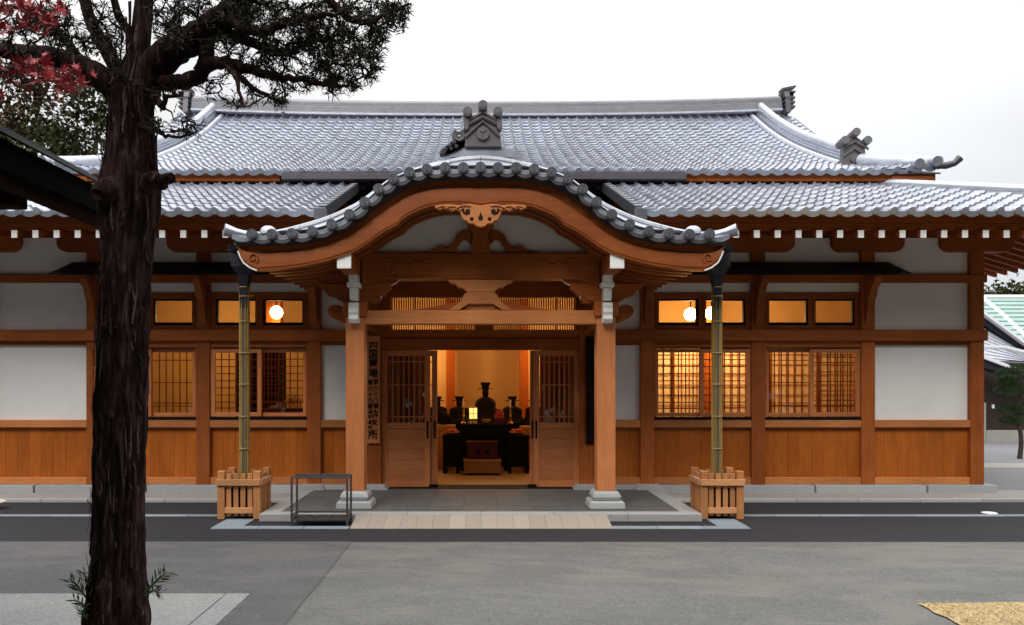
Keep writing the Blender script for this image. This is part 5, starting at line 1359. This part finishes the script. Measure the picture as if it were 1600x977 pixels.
# ---- the big podocarpus in the foreground
random.seed(21)
tree = empty('podocarpus_tree', 'tall old tree with dark peeling bark and narrow needle-like leaves in front', 'tree', TP(180,1052,4.6))
tloc = Vector(tree.location)
trunk_px = [(178,1075,.215),(180,1035,.205),(183,960,.190),(185,900,.184),(187,820,.172),(187,740,.165),(189,660,.164),(191,580,.166),(194,500,.162),(197,430,.166),(201,370,.176),(204,320,.190),(204,285,.186),(204,240,.152),(205,190,.142),(206,150,.140),(209,120,.110),(216,85,.072),(221,45,.062),(225,0,.056),(230,-60,.050),(235,-140,.042)]
D0 = 4.6
cz = np.array([TP(a,b,D0) for a,b,_ in trunk_px]); cr = np.array([r_*(0.97 if b > 900 else 0.87 if b > 340 else 0.92) for _,b,r_ in trunk_px])
order = np.argsort(cz[:,2]); zz_ = cz[order,2]
NR, NS = 420, 80
V = []
for i in range(NR):
    z = zz_[0] + (zz_[-1]-zz_[0])*i/(NR-1)
    x = np.interp(z, zz_, cz[order,0]); y = cz[0,1]; r0 = np.interp(z, zz_, cr[order])
    for k in range(NS):
        a = 2*pi*k/NS
        ux, uy = cos(a), sin(a)
        tw = a + 0.25*z
        n1 = noise.noise(Vector((cos(tw)*3.2, sin(tw)*3.2, z*0.75)))
        n2 = noise.noise(Vector((cos(tw)*9, sin(tw)*9, z*1.6+7)))
        n3 = noise.noise(Vector((cos(tw)*24, sin(tw)*24, z*5+3)))
        n4 = noise.noise(Vector((cos(a)*1.5, sin(a)*1.5, z*2.2+11)))
        n5 = abs(noise.noise(Vector((cos(tw)*15, sin(tw)*15, z*1.1+20))))
        rr = r0*(1 + 0.085*n1 + 0.075*n2 + 0.045*n3 + 0.08*n4 - 0.10*(1-min(1,n5*4)))
        V.append((x+ux*rr-tloc.x, y+uy*rr-tloc.y, z-tloc.z))
V = np.array(V); F = []
ii = np.arange(NR-1)[:,None]*NS; kk = np.arange(NS)[None,:]; k2 = (kk+1)%NS
F = np.stack([ii+kk, ii+k2, ii+NS+k2, ii+NS+kk], -1).reshape(-1,4)
me = arr_mesh('trunk', V, F); link('trunk', me, 'bark', tree, smooth=False)
me.polygons.foreach_set('use_smooth', [True]*len(me.polygons))
# peeling strips of bark
m = MB()
for q in range(150):
    z = random.uniform(0.05, 3.75); a = random.uniform(pi*1.0, pi*2.0) if random.random() < 0.85 else random.uniform(0, 2*pi)
    x = np.interp(z, zz_, cz[order,0]); r0 = np.interp(z, zz_, cr[order])*1.02
    L = random.choice((0.05,0.08,0.12,0.18,0.26)); w = random.uniform(0.010,0.032)
    up = random.random() < 0.3; rows = []
    for k in range(5):
        t = k/4; off = 0.006 + (0.016+0.05*random.random()*(L<0.15))*((t if up else 1-t)**2.5)*random.uniform(.5,1.2)
        aa = a + 0.05*sin(t*3+q); ww = w*(1-0.6*(t if up else 1-t))
        da = ww/r0/2
        rows.append([(x+cos(aa-da)*(r0+off)-tloc.x, cz[0,1]+sin(aa-da)*(r0+off)-tloc.y, z+L*t-tloc.z), (x+cos(aa+da)*(r0+off)-tloc.x, cz[0,1]+sin(aa+da)*(r0+off)-tloc.y, z+L*t-tloc.z)])
    m.loft(rows, closed=False)
bf = m.build('bark_flakes', 'bark', tree, recalc=False); bf['kind'] = 'stuff'
m = MB()
for q in range(70):
    z = random.uniform(0.05, 3.6); a = random.uniform(pi*1.05, pi*1.95)
    if q == 0: z, a = 1.05, pi*1.72
    x = np.interp(z, zz_, cz[order,0]); r0 = np.interp(z, zz_, cr[order])*1.01
    L = random.choice((0.06,0.10,0.16,0.24)) if q else 0.52; w = random.uniform(0.005,0.014) if q else 0.012; rows = []
    for k in range(6):
        t = k/5; aa = a + 0.06*sin(t*3+q) + (0.10*t if q == 0 else 0); ww = w*(0.25+0.75*sin(pi*min(1,t+0.12))); da = ww/r0/2
        xx = np.interp(z+L*t, zz_, cz[order,0]); rr = np.interp(z+L*t, zz_, cr[order])*1.03 + 0.006*random.random()
        rows.append([(xx+cos(aa-da)*rr-tloc.x, cz[0,1]+sin(aa-da)*rr-tloc.y, z+L*t-tloc.z), (xx+cos(aa+da)*rr-tloc.x, cz[0,1]+sin(aa+da)*rr-tloc.y, z+L*t-tloc.z)])
    m.loft(rows, closed=False)
bf = m.build('peeled_bark_strips', 'bark_pale', tree, recalc=False); bf['kind'] = 'stuff'
g = Grow()
def limb_px(pts, rad, **kw): g.limb([TP(*p) for p in pts], rad, **kw)
limb_px([(206,165,4.6),(235,115,4.6),(270,80,4.55),(310,55,4.5),(350,25,4.45),(400,-25,4.4),(450,-90,4.35)], [.12,.10,.090,.082,.072,.06,.045], jit=.004)
limb_px([(318,52,4.5),(322,85,4.5),(312,118,4.5),(280,128,4.55),(235,128,4.6)], [.05,.048,.046,.045,.05], jit=.004)
limb_px([(316,100,4.5),(345,95,4.45),(380,105,4.4),(420,115,4.4),(460,122,4.35),(500,130,4.3),(545,135,4.3)], [.045,.036,.030,.024,.019,.014,.007], jit=.006)
limb_px([(330,42,4.48),(370,58,4.5),(410,72,4.55),(445,84,4.6),(480,68,4.65),(520,60,4.7)], [.045,.036,.028,.022,.017,.008], jit=.006)
limb_px([(350,25,4.45),(400,50,4.35),(440,40,4.3),(490,26,4.2),(530,20,4.15)], [.04,.03,.024,.018,.008], jit=.006)
limb_px([(450,-70,4.35),(500,-15,4.4),(530,16,4.4),(552,30,4.4),(575,34,4.4),(600,22,4.4),(625,10,4.4)], [.04,.03,.022,.02,.018,.012,.006], jit=.005)
limb_px([(345,95,4.45),(365,115,4.3),(374,140,4.2),(376,165,4.15)], [.02,.014,.010,.005], jit=.004)
limb_px([(360,105,4.4),(400,140,4.3),(425,152,4.3),(445,160,4.3)], [.018,.013,.009,.005], jit=.004)
limb_px([(205,175,4.6),(170,130,4.6),(130,105,4.65),(85,90,4.7),(30,82,4.8),(-60,70,4.9)], [.10,.080,.068,.058,.050,.04], jit=.004)
limb_px([(195,130,4.6),(165,75,4.65),(140,30,4.7),(120,-40,4.8)], [.05,.042,.036,.028], jit=.004)
limb_px([(130,105,4.65),(100,60,4.6),(60,25,4.5),(20,-10,4.5)], [.03,.024,.018,.01], jit=.004)
limb_px([(212,60,4.6),(185,20,4.5),(170,-40,4.4)], [.03,.024,.016], jit=.004)
limb_px([(235,140,4.6),(252,165,4.45),(262,150,4.4),(285,150,4.35)], [.03,.018,.012,.006], jit=.004)
limb_px([(222,200,4.55),(246,205,4.4),(258,212,4.3),(285,213,4.25),(308,205,4.2)], [.02,.012,.010,.007,.004], jit=.003)
limb_px([(228,290,4.5),(243,284,4.4),(256,280,4.36),(268,275,4.34)], [.05,.040,.034,.022], jit=.010)
limb_px([(180,300,4.5),(160,300,4.42),(152,305,4.38)], [.09,.075,.03], jit=.006, sub=3)
blobs = [(330,40,70,40,70),(400,60,70,45,120),(455,40,80,45,190),(520,45,70,50,190),(580,30,55,35,150),(470,100,85,35,170),(540,105,55,35,130),(555,75,45,35,80),(410,10,110,22,110),(622,22,20,22,40),
         (272,40,38,42,70),(420,150,35,14,26),(375,160,20,8,10),(440,162,14,7,10),(300,192,18,10,8),(285,208,26,7,12),(250,195,18,14,10),(130,35,60,45,110),(60,60,60,40,90),(165,60,30,40,40),(70,25,60,30,60),(255,140,30,16,16),(355,135,40,20,30),(250,20,30,30,30),(500,135,60,14,50),(350,10,90,20,80),(185,110,22,40,24),(20,110,40,30,36)]
tg = []
for px, py, rx_, ry_, n in blobs:
    for k in range(int(n*0.52)):
        a = rng.uniform(0, 2*pi); r_ = sqrt(rng.uniform(0,1)); d = 4.45 + rng.normal()*0.22
        tg.append(tuple(TP(px + rx_*r_*cos(a), py + ry_*r_*sin(a), d)))
g.twigs(tg)
br = g.mb; br.v = [tuple(Vector(p)-tloc) for p in br.v]
br.build('branches', 'bark', tree, smooth=True, recalc=False)
pos = []; dr = []; ln_ = []
for m1, m2, b in g.ends:
    ax = (b-m2); L = ax.length
    if L < 1e-4: continue
    ax.normalize()
    for k in range(rng.integers(9, 16)):
        t = rng.uniform(-0.05, 0.10)
        p = b - ax*max(0, t)*1.0 + Vector(rng.normal(size=3)*0.006)
        v = ax*rng.uniform(0.35,1.0) + Vector(rng.normal(size=3)*0.55)
        pos.append(p - tloc); dr.append(v); ln_.append(rng.uniform(0.034, 0.064))
    for k in range(4):
        p = m1.lerp(b, rng.uniform(0,1)); v = ax*0.5 + Vector(rng.normal(size=3)*0.6); pos.append(p-tloc); dr.append(v); ln_.append(rng.uniform(0.035,0.06))
pos = np.array(pos); dr = np.array(dr); ln_ = np.array(ln_)
V, F = leaf_arrays(pos, dr, ln_, np.full(len(ln_), 0.0068), 1)
cr_ = link('crown', arr_mesh('crown', V, F), 'leaf_dark', tree); cr_['kind'] = 'stuff'
# sprouts at the foot of the trunk
def sprout(pts, n, seed):
    pts = [TP(*p) - tloc for p in pts]
    m = MB().tube(pts, [0.006]*(len(pts)-1)+[0.002], 6)
    r = np.random.default_rng(seed); P = []; Dv = []
    for k in range(n):
        t = 0.25 + 0.75*k/n; i = min(int(t*(len(pts)-1)), len(pts)-2); f = t*(len(pts)-1)-i
        p = pts[i].lerp(pts[i+1], f); ax = (pts[i+1]-pts[i]).normalized(); s = 1 if k % 2 else -1
        sd_ = Vector((ax.z,0,-ax.x))*s
        P.append(p); Dv.append(ax*0.75 + sd_*0.8 + Vector(r.normal(size=3)*0.12))
    V, F = leaf_arrays(np.array(P), np.array(Dv), r.uniform(0.05,0.085,n), np.full(n,0.012), seed)
    m.add([tuple(v) for v in V], [tuple(f) for f in F])
    m.build('sprout', 'leaf_sprout', tree, recalc=False)
sprout([(140,940,4.5),(128,925,4.45),(118,912,4.42),(108,903,4.4)], 16, 2)
sprout([(142,955,4.5),(130,944,4.4),(116,936,4.35)], 14, 3)
sprout([(140,918,4.5),(135,905,4.45),(130,894,4.4)], 10, 4)
sprout([(140,972,4.5),(130,960,4.4),(126,948,4.35)], 10, 5)
sprout([(225,925,4.45),(238,914,4.4),(250,902,4.38),(262,893,4.35)], 20, 6)
sprout([(226,930,4.45),(240,922,4.4),(252,926,4.38)], 10, 7)

# ---- red maple reaching in from the left
mp = empty('maple_tree', 'maple with crimson autumn leaves reaching in at the top left', 'tree', TP(-260,1110,3.4))
mloc = Vector(mp.location)
g = Grow()
g.limb([mloc - Vector((0,0,0.06)), TP(-255,700,3.4), TP(-240,350,3.4), TP(-220,120,3.4), TP(-200,-100,3.4)], [.09,.08,.07,.055,.03], n=12, jit=.005)
g.limb([TP(-235,250,3.4), TP(-140,190,3.4), TP(-60,140,3.4), TP(0,112,3.4), TP(60,105,3.4), TP(100,112,3.4)], [.035,.026,.018,.012,.008,.004], n=8, jit=.004)
g.limb([TP(-222,100,3.4), TP(-130,60,3.4), TP(-50,30,3.4), TP(20,12,3.4), TP(70,18,3.4)], [.035,.026,.018,.011,.004], n=8, jit=.004)
tips = []
for px, py, rx_, ry_, n in ((30,118,50,25,26),(85,120,40,22,22),(20,25,45,25,26),(70,25,36,22,18),(-60,60,60,60,20),(105,138,22,14,8)):
    for k in range(n):
        a = rng.uniform(0,2*pi); r_ = sqrt(rng.uniform(0,1)); tips.append(tuple(TP(px+rx_*r_*cos(a), py+ry_*r_*sin(a), 3.4+rng.normal()*0.12)))
g.twigs(tips, 0.004, 0.02)
b_ = g.mb; b_.v = [tuple(Vector(p)-mloc) for p in b_.v]; b_.build('branches', 'bark_grey', mp, smooth=True, recalc=False)
lv = [(0,0,0)]; lf = []
lobes = [(-2.3,.45),(-1.5,.72),(-0.75,.92),(0,1.0),(0.75,.92),(1.5,.72),(2.3,.45)]
outl = []
for i, (a, L) in enumerate(lobes):
    if i: am = (a+lobes[i-1][0])/2; outl.append((0.30*sin(am), 0.30*cos(am), 0.0))
    outl.append((L*0.62*sin(a-0.13), L*0.62*cos(a-0.13), 0.02)); outl.append((L*sin(a), L*cos(a), -0.10*L)); outl.append((L*0.62*sin(a+0.13), L*0.62*cos(a+0.13), 0.02))
lv += outl; lf = [(0, i+1, i) for i in range(1, len(outl))]
leaf_me = bpy.data.meshes.new('leaf'); leaf_me.from_pydata(lv, [], lf); leaf_me.materials.append(M['maple_red'])
for m1, m2, b in g.ends:
    for k in range(2):
        p = (b if k == 0 else m2.lerp(b, 0.5)) + Vector(rng.normal(size=3)*0.02) - mloc
        s = float(rng.uniform(0.034, 0.052))
        inst(leaf_me, 'leaf', mp, p, (rng.uniform(0.3,1.5), rng.uniform(-0.6,0.6), rng.uniform(0,2*pi)), (s,s,s))

# ---- trees behind the hall on the left, far wood on the right
def crown_tree(name, label, base, h, crown, nleaf, size, mat, seed, trunk_r=0.14, group=None):
    """crown: list of (dx,dy,z,rx,ry,rz) clumps"""
    random.seed(seed); r = np.random.default_rng(seed)
    t = empty(name, label, 'tree', base, group=group)
    g = Grow()
    g.limb([(0,0,-0.1),(0.1,0,h*0.3),(-0.05,0.1,h*0.6),(0.1,0,h*0.92)], [trunk_r*1.25,trunk_r,trunk_r*0.65,trunk_r*0.2], n=9, jit=.01)
    tips = []; P = []
    for (dx,dy,z,rx_,ry_,rz_) in crown:
        g.limb([(0.02,0,min(z*0.7,h*0.85)),(dx*0.5,dy*0.5,z*0.86),(dx,dy,z)], [trunk_r*0.45,trunk_r*0.28,trunk_r*0.10], sub=3, n=6, jit=.02)
        k_ = max(6, int(17*rx_*rz_))
        for k in range(min(k_, 60)):
            v = r.normal(size=3); v /= np.linalg.norm(v); q = r.uniform(0.3,1)**0.5
            tips.append((dx+v[0]*rx_*q, dy+v[1]*ry_*q, z+v[2]*rz_*q))
    g.twigs(tips, trunk_r*0.09, 0.06)
    g.mb.build('trunk', 'bark_grey', t, smooth=True, recalc=False)
    c = np.array(tips); n = nleaf
    idx = r.integers(0, len(c), n)
    P = c[idx] + r.normal(size=(n,3))*size*1.15; D = r.normal(size=(n,3)); D[:,2] -= 0.2
    V, F = leaf_arrays(P, D, r.uniform(0.6,1.3,n)*size, r.uniform(0.35,0.6,n)*size, seed)
    o = link('crown', arr_mesh('crown', V, F), mat, t); o['kind'] = 'stuff'
    return t
crown_tree('garden_tree', 'olive green tree rising behind the hall roof close to the trunk', (-10.6, 9.0, 0), 9.6, [(0,0,8.6,1.3,1.2,0.9),(0.9,0,7.7,1.0,1.0,0.8),(-1.0,0,8.0,1.2,1.0,0.9),(0.2,0,9.6,1.0,1.0,0.8),(1.3,0,8.9,0.8,0.8,0.7),(-0.4,0,7.2,1.0,1,.6)], 4200, 0.19, 'leaf_bg', 41, group='trees behind the hall')
crown_tree('garden_tree', 'brownish tree behind the hall roof at the left edge of the picture', (-13.2, 10.0, 0), 10.4, [(0,0,8.2,1.4,1.2,0.9),(1.1,0,7.9,1.1,1.0,0.8),(-1.0,0,9.3,1.2,1.0,0.9),(0.5,0,9.6,1.1,1.0,0.8),(0.8,0,10.4,1,1,.8),(0.1,0,7.2,1.2,1,.6)], 4200, 0.20, 'leaf_brown', 42, group='trees behind the hall')
crown_tree('hill_tree', 'distant rounded green tree top above the neighbouring green roof', (43.5, 52, 0), 10.2, [(0,0,8.0,3.0,2,1.5),(-1.8,0,7.4,2,2,1.2),(2.2,0,8.1,2.4,2,1.4),(0,0,7.0,3,2,1.2)], 9000, 0.42, 'leaf_bg', 43, 0.3)
# ---- small cloud-pruned garden pine on the right
cp_ = empty('cloud_pruned_pine', 'small cloud pruned pine with layered pads on the gravel at the right edge', 'tree', (PX(1594,17.4), 5.4, 0))
g = Grow(); r = np.random.default_rng(9)
g.limb([(0,0,-0.05),(0.02,0,0.5),(-0.05,0.02,1.0),(0.05,0,1.5),(0.0,0,2.0)], [.055,.045,.040,.032,.015], n=8, jit=.006)
pads = [(-0.20,0,1.93,.36,.30,.12),(0.15,0.1,2.02,.34,.30,.12),(-0.28,-0.05,1.55,.30,.26,.11),(0.30,0,1.60,.30,.26,.11),(-0.18,0.02,1.12,.28,.26,.10),(0.25,0,1.08,.30,.26,.10),(-0.22,0,0.86,.22,.2,.09),(-0.28,0.0,1.75,.22,.2,.09)]
P = []; D = []
for dx,dy,z,a,b,c in pads:
    g.limb([(0,0,z-0.08),(dx*0.5,dy*0.5,z-0.06),(dx,dy,z-0.03)], [.018,.013,.006], sub=3, n=6)
    n = 900
    v = r.normal(size=(n,3)); v /= np.linalg.norm(v,axis=1,keepdims=True); q = r.uniform(0.25,1,n)[:,None]**0.4
    p = v*q*np.array([a,b,c]) + np.array([dx,dy,z]); P.append(p); d_ = v*0.6 + np.array([0,0,0.7]) + r.normal(size=(n,3))*0.4; D.append(d_)
g.mb.build('trunk', 'bark_grey', cp_, smooth=True, recalc=False)
P = np.concatenate(P); D = np.concatenate(D)
V, F = leaf_arrays(P, D, r.uniform(0.05,0.085,len(P)), np.full(len(P),0.014), 4)
o = link('crown', arr_mesh('crown', V, F), 'leaf_pine', cp_); o['kind'] = 'stuff'

# ---- dry grass corner
rl = random.Random(5)
edge = [(9.0,-9.5),(9.0,-5.93)] + [(9.0-0.12*k, -5.93+rl.uniform(-.018,.018)) for k in range(1,47)] + [(3.45+rl.uniform(-.02,.02), -5.95-0.12*k) for k in range(30)]
structure(MB().add([(x,y,0.004) for x,y in edge], [tuple(range(len(edge)-1,-1,-1))]).build('dry_lawn', 'dry_grass', recalc=False))
r = np.random.default_rng(12); n = 9000
P = np.stack([r.uniform(3.45,6.4,n), r.uniform(-7.2,-5.93,n), np.full(n,0.004)],1); P[:,0] += np.clip(r.normal(size=n)*0.012, -0.03, 0.03)
D = r.normal(size=(n,3))*0.8; D[:,2] = np.abs(D[:,2])*0.5+0.12
V, F = leaf_arrays(P, D, r.uniform(0.02,0.055,n), np.full(n,0.004), 6)
o = link('dry_grass', arr_mesh('dry_grass', V, F), 'straw_blade'); tag(o, 'short dry straw coloured grass at the bottom right corner', 'grass', kind='stuff')

# ================================================================== DARK SHELTER EAVE AT THE LEFT (runs towards the camera)
sh = empty('shelter', 'black timber shelter whose long eave runs in behind the trunk', 'shelter', (-4.2, -9.0, 0))
X0, ZT, ZB, YN, YE = 1.60, 3.075, 2.885, -3.6, 2.62        # relative to the shelter's base; the eave line stands at x = -2.6
MB().box(X0-0.05, X0, YN, YE, ZB+0.02, ZT).build('eave_board', 'shelter_black', sh, bevel=0.006)
MB().box(X0-0.16, X0-0.055, YN, YE-0.02, ZB-0.03, ZB+0.05).build('eave_beam', 'shelter_under', sh, bevel=0.006)
MB().prism([(X0+0.04,ZT+0.002),(X0+0.04,ZT+0.03),(-0.4,ZT+1.16),(-3.2,ZT-0.4),(-3.2,ZT-0.43),(-0.4,ZT+1.13)], YN, YE+0.06, 'y').build('roof_sheet', 'shelter_black', sh)
MB().box(X0+0.035, X0+0.05, YN, YE+0.07, ZT+0.008, ZT+0.028).build('roof_edge', 'steel', sh)
for k in range(12):
    y = YE - 0.12 - k*0.5
    MB().prism([(X0-0.17,ZT-0.10),(X0-0.17,ZT-0.005),(-0.4,ZT+1.10),(-0.4,ZT+1.0)], y-0.04, y+0.04, 'y').build('rafter', 'shelter_under', sh)
for y in (YE-0.55, YE-3.2):
    MB().box(0.95, PX(37, 5.1)+4.2 if y > 0 else 1.05, y-0.08, y+0.08, 2.90, 3.16).build('tie_beam', 'shelter_under', sh, bevel=0.01)
    MB().box(0.72, 0.86, y-0.07, y+0.07, -0.02, 3.5).build('post', 'shelter_under', sh, bevel=0.01)

# ================================================================== NEIGHBOURING BUILDING ON THE RIGHT
def slab(name, mat, quad, thick, parent):
    """a real board: four corner points, thickness vector"""
    q = [Vector(p) for p in quad]; t = Vector(thick)
    return MB().add([tuple(p) for p in q] + [tuple(p + t) for p in q], [(0,1,2,3),(7,6,5,4),(0,4,5,1),(1,5,6,2),(2,6,7,3),(3,7,4,0)]).build(name, mat, parent)
nb_ = empty('neighbour_house', 'dark walled house with pale green roof and grey tiled hip behind the hall', 'house', (18.0, 11.0, 0))
nl = Vector(nb_.location)
def NP(px, py, d): return TP(px, py, d) - nl
def quad(name, mat, pts, thick=(0,0.12,-0.05), parent=nb_): return slab(name, mat, [NP(*p) for p in pts], thick, parent)
MB().box(-6.0, 8.0, -1.0, 6.0, 0.35, 2.35).build('wall', 'brown_wall_x', nb_)
MB().box(-6.02, -3.55, -1.05, 5.9, 0.0, 1.15).build('plinth', 'walk_concrete', nb_, bevel=0.01)
MB().box(-3.54, 8.02, -1.05, 6.02, 0.0, 0.36).build('plinth', 'walk_concrete', nb_, bevel=0.01)
MB().box(NP(1553,0,21.9).x, NP(1556.5,0,21.9).x, -1.03, -1.0, NP(0,638,21.9).z, NP(0,632,21.9).z).build('wall_lamp', 'white_trim', nb_)
# grey roof courses of the hip end, a lower porch roof and the green main roof
def courses(pts_top, pts_bot, n, mat, name, parent):
    (a0, a1), (b0, b1) = [[NP(*p) for p in q] for q in (pts_top, pts_bot)]
    for k in range(n):
        t0, t1 = k/n, (k+1)/n + 0.03
        slab(name, mat, [b0.lerp(a0,1-t1) , b1.lerp(a1,1-t1), b1.lerp(a1,1-t0)+Vector((0,0.01,0.0)), b0.lerp(a0,1-t0)+Vector((0,0.01,0.0))], (0,0.05,-0.04), parent)
courses([(1500,462,24.5),(1620,556,24.5)], [(1500,560,22.0),(1620,566,22.0)], 13, 'grey_siding', 'roof_course', nb_)
quad('lower_roof_edge', 'white_trim', [(1500,541,21.4),(1570,543,21.4),(1570,539.5,21.4),(1500,537.5,21.4)])
quad('lower_roof_edge', 'white_trim', [(1570,543,21.4),(1640,560,21.4),(1640,556,21.4),(1570,539.5,21.4)])
quad('rake_board', 'bronze', [(1490,474,23.6),(1640,577,23.6),(1640,562,23.6),(1490,452,23.6)], (0,0.3,0))
quad('rake_trim', 'white_trim', [(1490,455,23.4),(1640,565,23.4),(1640,560,23.4),(1490,450,23.4)], (0,0.3,0))
quad('front_rake_trim', 'white_trim', [(1490,542,21.2),(1640,598,21.2),(1640,594,21.2),(1490,536,21.2)], (0,0.3,0))
quad('eave_shade_board', 'bronze', [(1490,556,21.3),(1640,612,21.3),(1640,597,21.3),(1490,540,21.3)], (0,0.3,0))
gr = quad('main_roof', 'green_copper', [(1490,560,24.6),(1720,560,24.6),(1720,465,29.0),(1490,465,29.0)], (0,0.1,-0.1))
for k in range(14):
    t = k/14; p, q2 = NP(1490,560,24.6).lerp(NP(1490,465,29.0),t), NP(1720,560,24.6).lerp(NP(1720,465,29.0),t)
    MB().tube([p+Vector((0,-0.01,0.02)), q2+Vector((0,-0.01,0.02))], 0.018, 5).build('roof_seam', 'green_copper', gr)
MB().tube([NP(1490,464,29.0), NP(1720,464,29.0)], 0.09, 8).build('ridge_cap', 'white_trim', gr)
MB().tube([NP(1533,464,28.9), NP(1560,486,27.9), NP(1585,509,26.8), NP(1600,523,26.1), NP(1640,555,25.0)], 0.085, 8).build('hip_cap', 'white_trim', gr, smooth=True)

# ================================================================== GROVE behind the viewer, unseen, added to block the low sky and darken the eaves
r = np.random.default_rng(77); P = []; D = []
m = MB()
for k in range(25):
    cx_ = -27 + (k//2)*4.5 + (k%2)*2.25 + r.uniform(-.6,.6); cy_ = (-18.0 if k % 2 == 0 else -21.0) + r.uniform(-0.8,0.8); h = r.uniform(12.8,14.0)
    m.tube([(cx_,cy_,-0.1),(cx_+0.1,cy_,h*0.4),(cx_-0.1,cy_,h*0.85)], [0.32,0.24,0.08], 8)
    n = 2600
    v = r.normal(size=(n,3)); v /= np.linalg.norm(v,axis=1,keepdims=True); q = r.uniform(0.2,1,n)[:,None]**0.4
    P.append(v*q*np.array([3.1,2.2,h*0.50]) + np.array([cx_,cy_,h*0.50])); D.append(v + r.normal(size=(n,3))*0.7)
P = np.concatenate(P); D = np.concatenate(D)
V, F = leaf_arrays(P, D, r.uniform(0.5,0.9,len(P)), r.uniform(0.35,0.6,len(P)), 8)
m.add([tuple(v) for v in V], [tuple(f) for f in F])
gv = m.build('added_shade_grove', 'leaf_dark', recalc=False); tag(gv, 'unseen dark evergreen trees added behind the viewer to block the low sky', 'added_shade_grove', kind='stuff')
